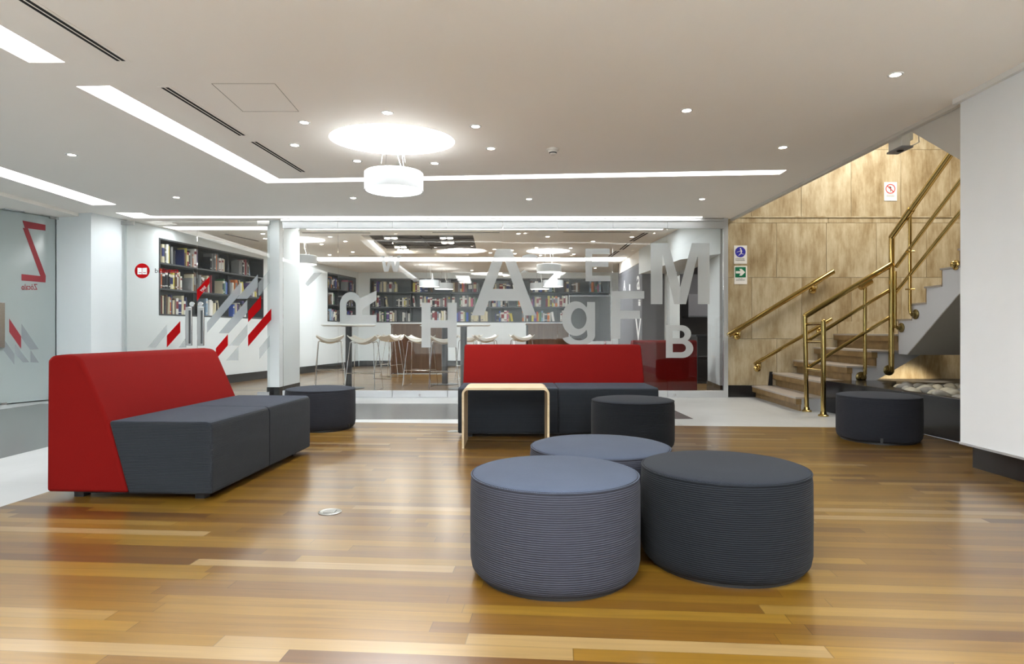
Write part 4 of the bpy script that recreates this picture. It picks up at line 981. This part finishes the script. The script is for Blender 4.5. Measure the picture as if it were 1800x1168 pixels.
# black planter with river stones
pl = thing('planter', 'low black stone planter under the stairs filled with river stones', 'planter', (3.65, 6.5, 0))
mb = MB()
Xp = [(3.615, 7.25), (3.73, 5.245), (3.80, 3.9)]
mb.prism([(3.615, 7.25, 0), (3.73, 5.245, 0), (3.80, 3.9, 0), (3.88, 3.9, 0), (3.80, 5.245, 0), (3.77, 6.0, 0), (4.0, 6.8, 0), (4.35, 7.12, 0), (4.35, 7.27, 0)], (0, 0, .362))
mb.box(3.88, 6.5, 3.9, 4.05, 0, .362)
part(mb, 'rim', 'black_stone', pl, bevel=.006)
mb = MB(); mb.prism([(3.9, 4.0, .20), (6.55, 4.0, .20), (6.55, 8.88, .20), (4.4, 8.88, .20), (3.76, 6.6, .20)], (0, 0, .06)); part(mb, 'bed', 'black_plastic', pl)
stone_m = []
for i, c in enumerate([(.42, .40, .33), (.30, .29, .26), (.22, .215, .20), (.50, .46, .36)]): mat('river_stone_%d' % i, c, .7, noise=.15, nscale=25)
protos = []
for i in range(4):
    me = MB(); n = 14; rr = random.Random(i)
    ph = [rr.uniform(0, 6) for _ in range(3)]
    prof_v = []; fs = []
    vs = []
    for a in range(9):
        th_ = PI*a/8
        for k in range(n):
            t_ = 2*PI*k/n; r = 1+.08*math.sin(2*t_+ph[0])+.05*math.sin(3*t_+ph[1])
            vs.append((r*math.sin(th_)*math.cos(t_), r*.72*math.sin(th_)*math.sin(t_), .55*math.cos(th_)*(1+.06*math.sin(t_+ph[2]))))
    for a in range(8):
        for k in range(n): fs.append((a*n+k, (a+1)*n+k, (a+1)*n+(k+1) % n, a*n+(k+1) % n))
    me.add(vs, fs, True); o = me.build('river_stone', 'river_stone_%d' % i); protos.append(o)
used = [False]*4; WORDS = 'zeroth first second third fourth fifth sixth seventh eighth ninth tenth eleventh twelfth thirteenth fourteenth fifteenth'.split()
rs = random.Random(3); pts = []
for row in range(13):
    for col_ in range(14):
        X = 3.84+col_*.155+rs.uniform(-.04, .04)+(row % 2)*.07; Y = 5.0+row*.16+rs.uniform(-.04, .04)
        px = CX+F*X/Y
        if px > 1715 or X < 3.80+max(0, (Y-6.0))*.3+.055 or (px < 1549): continue
        pts.append((X, Y, row))
kinds = ['pale buff', 'mid grey', 'dark grey', 'creamy']
RN = {}
for X, Y, row in pts:
    RN[row] = RN.get(row, 0)+1
    k = rs.choice([0, 0, 1, 1, 2, 3])
    o = protos[k] if not used[k] else protos[k].copy()
    if used[k]: C.objects.link(o)
    used[k] = True
    s = rs.uniform(.065, .095); o.scale = (s, s, s*rs.uniform(.8, 1.1)); o.location = (X, Y, .275+s*.5+rs.uniform(0, .02)); o.rotation_euler = (rs.uniform(-.2, .2), rs.uniform(-.2, .2), rs.uniform(0, 3))
    tag(o, '%s river stone, %s from the rim, %s row counted from the white wall' % (kinds[k], WORDS[RN[row]], WORDS[row+1]), 'stone', 'river stones in the planter')
for k in range(4):
    if not used[k]: bpy.data.objects.remove(protos[k])

# signs
def sign(name, x0, x1, y0, y1, label):
    a = atY(x0, y0, YT); b_ = atY(x1, y1, YT); t = thing(name, label, 'sign', ((a.x+b_.x)/2, YT, b_.z), 0)
    mb = MB(); mb.box(a.x, b_.x, YT-.008, YT-.001, b_.z, a.z); part(mb, 'plate', 'sign_white', t, bevel=.001); return t
SP = Vector((0, YT-.008, 0))
def crc(x, y, r, n=36): return [(x+r*math.cos(2*PI*k/n), y+r*math.sin(2*PI*k/n)) for k in range(n)]
def ring(mb, x, y, r0, r1, n=40):
    vs = [at_plane(px, py, SP, GN)+GN*.002 for r in (r0, r1) for px, py in crc(x, y, r, n)]
    mb.flat(vs, [(k, (k+1) % n, (k+1) % n+n, k+n)[::-1] for k in range(n)], -GN*.001)
s1 = sign('stair_sign', 1290, 1312.8, 432, 464, 'white sign with a blue disc and walking figure on the travertine wall')
mb = MB(); put_poly(mb, crc(1301.4, 443.3, 9.2), SP, GN, thick=.001); mb.build('blue_disc', 'sign_blue', s1)
mb = MB()
put_poly(mb, crc(1301.6, 437.4, 1.2, 14), SP, GN, front=.0035); put_poly(mb, [(1301.3, 438.5), (1303.2, 438.8), (1304.6, 442), (1304, 443.4), (1303.2, 446), (1301.8, 446), (1301.8, 441.5)], SP, GN, front=.0035)
put_poly(mb, [(1301.8, 440.8), (1295, 443.4), (1295, 444), (1301.8, 441.8)], SP, GN, front=.0037); put_poly(mb, [(1301.8, 445.5), (1303, 446.2), (1298.5, 449.8), (1297.8, 449.4)], SP, GN, front=.0036); put_poly(mb, [(1303.2, 445), (1306, 446.8), (1308, 446.7), (1308, 447.3), (1305.6, 447.4), (1302.6, 446)], SP, GN, front=.0038)
mb.build('figure', 'sign_white', s1)
mb = MB(); put_text(mb, 'UTILICE LOS', 1293.3, 1308.5, 454.2, 455.9, SP, GN); put_text(mb, 'PASAMANOS', 1293, 1309, 456.9, 458.7, SP, GN); mb.build('sign_words', 'ink', s1)
s2 = sign('exit_sign', 1290.5, 1313, 468, 500, 'white sign with a green square and white arrow below the blue sign')
mb = MB(); put_poly(mb, [(1292.3, 469.8), (1310.8, 469.8), (1310.8, 488), (1292.3, 488)], SP, GN); mb.build('green_square', 'sign_green', s2)
mb = MB(); put_poly(mb, [(1293.5, 477), (1301.5, 477), (1299.5, 473), (1303.5, 473), (1309.7, 479), (1303.5, 485), (1299.5, 485), (1301.5, 481), (1293.5, 481)], SP, GN, front=.004); mb.build('arrow', 'sign_white', s2)
mb = MB(); put_text(mb, 'VIA DE', 1298, 1305, 489.6, 491.1, SP, GN); put_text(mb, 'EVACUACION', 1294.2, 1309, 491.9, 493.4, SP, GN); mb.build('sign_words', 'ink', s2)
s3 = sign('prohibition_sign', 1553.8, 1576.3, 320.5, 353.5, 'white sign with a red crossed circle high above the steps')
mb = MB(); ring(mb, 1565.2, 332.2, 7.1, 8.5); put_poly(mb, [(1560, 326.5), (1559.2, 327.4), (1570.4, 338.2), (1571.2, 337.2)], SP, GN, front=.004); mb.build('crossed_circle', 'sign_red', s3)
mb = MB(); put_poly(mb, [(1563.2, 327), (1565.5, 328.5), (1567.5, 331), (1566, 331.5), (1563.5, 329)], SP, GN); put_poly(mb, [(1565.2, 332.5), (1566.2, 332.5), (1565.8, 337), (1564.8, 337)], SP, GN); mb.build('figure', 'ink', s3)
mb = MB()
for y in (343, 345.1): put_poly(mb, [(1558, y), (1572, y), (1572, y+.5), (1558, y+.5)], SP, GN)
mb.build('fine_print', 'ink_grey', s3)

# ================================================================== LIBRARY FURNITURE
def make_high_table():
    t = thing('high_table', 'x', 'high table')
    mb = MB(); mb.lathe([(0, 1.012), (.40, 1.012), (.434, 1.025), (.436, 1.034), (.43, 1.04), (0, 1.04)], n=56); part(mb, 'table_top', 'table_white', t, local=True)
    mb = MB(); mb.lathe([(0, .01), (.052, .01), (.052, 1.005), (.12, 1.008), (.12, 1.012), (0, 1.012)], n=28); part(mb, 'column', 'black_plastic', t, local=True)
    mb = MB(); mb.lathe([(0, 0), (.25, 0), (.25, .008), (.1, .016), (0, .016)], n=40); part(mb, 'base', 'black_plastic', t, local=True)
    return t
tb = make_high_table(); G6 = 'round white high tables'
place(tb, ((613-CX)/F*10.28, 10.28, 0), 0, 'round white high table below the lying frosted R', G6)
place(copy_tree(tb), ((782-CX)/F*11.06, 11.06, 0), 0, 'round white high table behind frosted H, further of the two', G6)
place(copy_tree(tb), ((815-CX)/F*10.15, 10.15, 0), 0, 'round white high table beside frosted H, directly behind the far sofa end', G6)
def make_stool():
    t = thing('bar_stool', 'x', 'bar stool')
    mb = MB(); nu, nvv = 16, 8; top = []; 
    def sz(u, v): return .785+.07*abs(u)**2.0 + .02*(v**2) - .012*math.cos(v*1.5)
    for i in range(nu+1):
        u = -1+2*i/nu
        for j in range(nvv+1):
            v = -1+2*j/nvv; wd = .165*(1-.12*u*u); top.append(Vector((u*.225, v*wd, sz(u, v))))
    n = len(top); bot = [p+Vector((0, 0, -.014-.04*(1-(p.x/.225)**2))) for p in top]; W1 = nvv+1; fs = []
    for i in range(nu):
        for j in range(nvv):
            a = i*W1+j; fs += [(a, a+W1, a+W1+1, a+1), (n+a, n+a+1, n+a+W1+1, n+a+W1)]
    for j in range(nvv): fs += [(j, j+1, n+j+1, n+j), (nu*W1+j+1, nu*W1+j, n+nu*W1+j, n+nu*W1+j+1)]
    for i in range(nu): fs += [((i+1)*W1, i*W1, n+i*W1, n+(i+1)*W1), (i*W1+nvv, (i+1)*W1+nvv, n+(i+1)*W1+nvv, n+i*W1+nvv)]
    mb.add(top+bot, fs, True); part(mb, 'seat', 'stool_white', t, local=True)
    for s in (-1, 1):
        for s2 in (-1, 1):
            a = Vector((s*.19, s2*.10, .79)); b_ = Vector((s*.245, s2*.20, .008)); mb = MB(); mb.tube([Vector((s*.10, s2*.10, .745)), Vector((s*.17, s2*.10, .765)), a+Vector((0, 0, -.04)), b_], .0065, n=8); part(mb, 'leg', 'chrome', t, local=True)
        mb = MB(); mb.tube([(s*.245, -.20, .008), (s*.245, .20, .008)], .0065, n=8); part(mb, 'runner', 'chrome', t, local=True)
    mb = MB(); mb.tube([(-.224, -.165, .27), (.224, -.165, .27)], .0065, n=8); part(mb, 'footrest', 'chrome', t, local=True)
    mb = MB(); mb.tube([(-.224, .165, .27), (.224, .165, .27)], .005, n=8); part(mb, 'stretcher', 'chrome', t, local=True)
    return t
so = make_stool(); G7 = 'white saddle bar stools'; fs_ = [so]
for x, Y, rz, lb in ((580, 10.75, .35, 'white saddle stool at the lying R table, on its wall side'), (640, 9.98, -.12, 'white saddle stool at the lying R table, on the side of the glass'),
                     (684, 12.5, 1.2, 'white stool half hidden behind the brown desk, first of two'), (692, 13.25, 1.35, 'white stool squeezed behind the brown desk, second of two'), (739, 10.75, -.2, 'white saddle stool behind the left stroke of frosted H'), (780, 10.25, .15, 'white saddle stool behind the right stroke of frosted H'),
                     (853, 11.6, .25, 'pale stool rising just above the red sofa back, beside black columns'), (826, 12.2, -.2, 'pale stool partly hidden behind the black table column'), (917, 12.6, .3, 'pale stool at the edge of the dark sided wooden desk')):
    o = fs_.pop() if fs_ else copy_tree(so); place(o, ((x-CX)/F*Y, Y, 0), rz, lb, G7)
# brown desks
def desk(x0, x1, Y, D, h, label, dark=False):
    X0 = (x0-CX)/F*Y; X1 = (x1-CX)/F*Y; t = thing('reception_desk', label, 'desk', ((X0+X1)/2, Y, 0), 0, 'brown wooden desks')
    mb = MB(); mb.box(X0, X1, Y, Y+.03, 0.02, h-.03); part(mb, 'front_panel', 'wood_desk', t)
    for x in (X0-.03, X1): mb = MB(); mb.box(x, x+.03, Y-.01, Y+D, 0, h-.03); part(mb, 'side_panel', 'black_plastic' if dark and x < X0 else 'wood_desk', t)
    mb = MB(); mb.box(X0-.04, X1+.04, Y-.02, Y+D, h-.03, h); part(mb, 'counter_top', 'wood_desk', t, bevel=.003)
desk(690, 778, 13.75, .6, 1.10, 'brown wooden desk behind frosted H and its table')
desk(928, 1005, 13.2, .6, 1.10, 'brown wooden desk with a dark end beside frosted g', True)
ds = thing('display_panel', 'dark grey freestanding display panel behind frosted g', 'display panel', ((1037-CX)/F*12.0, 12.0, 0))
a = atY(1001, 521, 12.0); b_ = atY(1073, 600, 12.0)
mb = MB(); mb.box(a.x, b_.x, 12.0, 12.04, b_.z, a.z); part(mb, 'screen', 'grey_display', ds, bevel=.004)
mb = MB(); mb.box(a.x-.012, b_.x+.012, 11.995, 12.05, a.z, a.z+.012); mb.box(a.x-.012, a.x, 11.995, 12.05, b_.z, a.z); mb.box(b_.x, b_.x+.012, 11.995, 12.05, b_.z, a.z); part(mb, 'frame', 'steel', ds)
for x in (a.x+.1, b_.x-.1): mb = MB(); mb.box(x-.02, x+.02, 12.0, 12.04, 0, b_.z); mb.box(x-.025, x+.025, 11.85, 12.2, 0, .02); part(mb, 'leg', 'steel', ds)
# cabinet and panels in the grey niche
def bx(x0, x1, y0, y1, Y, D, mb=None):
    a = atY(x0, y0, Y); b_ = atY(x1, y1, Y); mb = mb or MB(); mb.box(a.x, b_.x, Y, Y+D, max(0, b_.z), a.z); return mb
kc = thing('black_cabinet', 'tall black cabinet in the grey niche behind the white library wall', 'cabinet', (3.5, 11.4, 0))
part(bx(1226, 1262, 592, 690, 11.2, .5), 'body', 'black_plastic', kc, bevel=.005); part(bx(1228, 1260, 626, 627.5, 11.19, .02), 'shelf_edge', 'steel', kc); part(bx(1224, 1264, 589, 592, 11.18, .54), 'cabinet_top', 'shelf_grey', kc)
wp = thing('wall_cabinet', 'blue-grey wall cabinet hanging above the black cabinet in the niche', 'cabinet', (3.7, 12.6, 1.2))
part(bx(1210, 1262, 517, 556, 12.5, .48), 'body', 'wall_grey', wp, bevel=.004); part(bx(1210, 1262, 556, 558, 12.5, .48), 'underside', 'shelf_grey', wp)

# bookcases
def bookcase_side(name, Y0, Y1, nd, label):
    t = thing(name, label, 'bookcase', (sw((Y0+Y1)/2), (Y0+Y1)/2, ZS[0]), 0, 'dark grey built-in bookcases')
    mb = MB(); side_box(mb, Y0, Y1, ZS[0]+.02, ZS[3]-.02, -.295, -.315); part(mb, 'back_panel', 'shelf_grey', t)
    for k, z in enumerate(ZS):
        mb = MB(); zz = z if k < 3 else z-.025; side_box(mb, Y0, Y1, zz, zz+.025, .004, -.315); part(mb, 'shelf', 'shelf_grey', t)
    for k in range(nd+1):
        Y = Y0+(Y1-Y0)*k/nd; Y = min(max(Y, Y0+.01), Y1-.01); inset = .004 if k in (0, nd) else -.12; mb = MB(); side_box(mb, Y-.01, Y+.01, ZS[0], ZS[3], inset, -.3); part(mb, 'upright', 'shelf_grey', t)
bookcase_side('bookcase', 9.61, 12.41, 3, 'dark grey bookcase sunk in the side wall, seen through the double door')
bookcase_side('bookcase', 15.13, 16.74, 2, 'narrow dark grey bookcase beside the corner, behind the lying R')
bk = thing('bookcase', 'wide dark grey bookcase filling the back wall of the library', 'bookcase', (-.6, YB, ZS[0]), 0, 'dark grey built-in bookcases')
mb = MB(); mb.box(-3.80, 2.62, YB+.315, YB+.335, ZS[0], ZS[3]); part(mb, 'back_panel', 'shelf_grey', bk)
for k, z in enumerate(ZS):
    zz = z if k < 3 else z-.03; mb = MB(); mb.box(-3.81, 2.63, YB-.004, YB+.32, zz, zz+.03); part(mb, 'shelf', 'shelf_grey', bk)
for k in range(7):
    x = -3.81+6.42*k/6; mb = MB(); y0 = -.004 if k in (0, 6) else .02; mb.box(x, x+.022, YB+y0, YB+.318, ZS[0], ZS[3]); part(mb, 'upright', 'shelf_grey', bk)

# books
COL = {'white': (.72, .71, .68), 'cream': (.66, .60, .42), 'black': (.02, .02, .025), 'dark red': (.22, .02, .03), 'navy blue': (.02, .03, .12), 'bright blue': (.04, .10, .45), 'orange': (.60, .16, .03),
       'grey': (.22, .22, .22), 'brown': (.13, .07, .04), 'green': (.06, .16, .07), 'purple': (.10, .05, .20), 'yellow': (.60, .52, .10), 'pink': (.55, .12, .22), 'pale blue': (.30, .42, .55)}
for k, c in COL.items(): mat('book_'+k.replace(' ', '_'), c, .5)
BM = {}
def book_mesh(col, band):
    """unit book: thickness 1 (x), depth .17 (y, spine at -y), height 1 (z)"""
    if (col, band) in BM: return BM[(col, band)]
    mb = MB(); e = .08
    # rounded spine + two boards as one C section
    sec = [(-.5, .17), (-.5, .012), (-.42, .003), (0, 0), (.42, .003), (.5, .012), (.5, .17), (.5-e, .17), (.5-e, .02), (-.5+e, .02), (-.5+e, .17)]
    mb.prism([(x, y, 0) for x, y in sec], (0, 0, 1))
    mb.cur = 1; mb.box(-.5+e, .5-e, .02, .165, .015, .985)
    if band:
        mb.cur = 2
        for z0, z1 in ((.72, .86), (.12, .18)) if band == 1 else ((.35, .8),):
            mb.prism([(-.505, .012, z0), (-.42, .0025, z0), (0, -.0008, z0), (.42, .0025, z0), (.505, .012, z0)], (0, 0, z1-z0))
    bc = {'white': 'dark_red', 'cream': 'navy_blue', 'black': 'white', 'dark red': 'cream'}.get(col, 'white' if band == 1 else 'grey')
    o = mb.build('b', ['book_'+col.replace(' ', '_'), 'cut_paper', 'book_'+bc]); BM[(col, band)] = o.data; bpy.data.objects.remove(o); return BM[(col, band)]
ORD1 = 'zeroth first second third fourth fifth sixth seventh eighth ninth tenth eleventh twelfth thirteenth fourteenth fifteenth sixteenth seventeenth eighteenth nineteenth'.split()
TEN = {2: 'twenty', 3: 'thirty', 4: 'forty', 5: 'fifty', 6: 'sixty', 7: 'seventy', 8: 'eighty', 9: 'ninety', 10: 'hundred', 11: 'hundred-and-ten', 12: 'hundred-and-twenty'}
def ordn(n):
    if n < 20: return ORD1[n]
    if n >= 100: return 'hundred-and-' + ordn(n-100) if n > 100 else 'hundredth'
    return TEN[n//10][:-1]+'ieth' if n % 10 == 0 else TEN[n//10]+'-'+ORD1[n % 10]
nbook = [0]; STUFF = []
def fill(rowname, org, d, nrm, L, z, hmax, rng, wmean, density, endname, group, weights, limit=9999, skipx=None):
    """books along direction d starting at org, spines facing nrm (into the room)"""
    s = .03; n = 0; base = math.atan2(d.y, d.x); run = rng.randint(8, 16); runcol = None; lean_next = 0
    names = list(COL); wts = [weights.get(k, 1) for k in names]
    while s < L-.06:
        if run <= 0:
            s += rng.uniform(.08, .3)*(1.3-density)*2.2; run = rng.randint(7, 18)
            runcol = rng.choices(names, wts)[0] if rng.random() < .25 else None
            if s > L-.08: break
        run -= 1
        col = runcol if (runcol and rng.random() < .8) else rng.choices(names, wts)[0]
        th_ = max(.014, rng.gauss(wmean, wmean*.35)); hh = hmax*rng.uniform(.62, .9); band = rng.choice([0, 0, 1, 2])
        lean = 0
        if run == 0 and rng.random() < .6: lean = rng.uniform(.08, .22); s += hh*math.sin(lean)
        if skipx and any(abs(s+th_/2-k) < th_/2+.015 for k in skipx): s += .03; continue
        inset = rng.uniform(.03, .07)
        p = org + d*(s+th_/2) - nrm*inset + Vector((0, 0, z))
        dat = book_mesh(col, band); n += 1
        Mx = Matrix.Translation(p) @ Matrix.Rotation(base, 4, 'Z') @ Matrix.Rotation(-lean, 4, 'Y') @ Matrix.Diagonal((th_*.97, 1, hh, 1))
        if nbook[0] < 300 and n <= limit:
            o = bpy.data.objects.new('book', dat); C.objects.link(o); o.matrix_world = Mx; nbook[0] += 1
            th_w = 'thin' if th_ < wmean*.75 else 'thick' if th_ > wmean*1.3 else 'tall' if hh > hmax*.8 else 'short' if hh < hmax*.68 else 'medium'
            tag(o, '%s %s book, %s from %s' % (th_w, col, ordn(n), rowname), 'book', group)
        else: STUFF.append((dat, Mx))
        s += th_
rg = random.Random(11)
so_ = Vector((sw(9.62), 9.62, 0)); Ls = (Vector((sw(12.40), 12.40, 0))-so_).length; d3_ = Ls/3
W1_ = {'white': 5, 'cream': 6, 'grey': 4, 'black': 4, 'brown': 3, 'navy blue': 2, 'purple': .6, 'pink': .5, 'bright blue': .8}
for k, nm in enumerate(('bottom', 'middle', 'top')):
    fill('the double-door end, %s shelf, side bookcase' % nm, so_, SD, SN, Ls, ZS[k]+.025, .35, rg, .038, .55, '', 'books on the %s shelf of the side bookcase' % nm, W1_, skipx=(0, d3_, 2*d3_, Ls))
ob = Vector((-3.79, YB, 0)); dx_ = Vector((1, 0, 0)); nb_ = Vector((0, -1, 0)); W2_ = {'white': 9, 'cream': 4, 'grey': 3, 'black': 3, 'pale blue': 2}
for k, nm in ((0, 'bottom'), (1, 'middle')):
    fill('the side wall end, %s shelf, back bookcase' % nm, ob, dx_, nb_, 6.40, ZS[k]+.03, .34, rg, .048, .9, '', 'books on the %s shelf of the back bookcase' % nm, W2_, skipx=[1.07*j+.0 for j in range(7)])
fill('x', ob, dx_, nb_, 6.40, ZS[2]+.03, .33, rg, .05, .6, '', '', {'brown': 4, 'grey': 4, 'black': 4, 'cream': 2}, limit=0, skipx=[1.07*j for j in range(7)])
s2o = Vector((sw(15.16), 15.16, 0)); L2 = (Vector((sw(16.72), 16.72, 0))-s2o).length
for k in range(3): fill('x', s2o, SD, SN, L2, ZS[k]+.025, .33, rg, .045, .5, '', '', {'brown': 4, 'black': 4}, limit=0, skipx=(0, L2/2, L2))
# the rest of the books, too many to single out
mb = MB(); mats_ = []; mi = {}
for dat, Mx in STUFF:
    vs = [Mx @ v.co for v in dat.vertices]; o0 = len(mb.v); mb.v += vs
    for p in dat.polygons:
        mn = dat.materials[p.material_index].name
        if mn not in mi: mi[mn] = len(mats_); mats_.append(mn)
        mb.f.append([i+o0 for i in p.vertices]); mb.sm.append(False); mb.mi.append(mi[mn])
o = mb.build('shelved_books', mats_); tag(o, 'remaining rows of mixed books on the far library shelves', 'book', None, 'stuff')
print('BOOKS', nbook[0], len(STUFF), 'stones', len(pts))
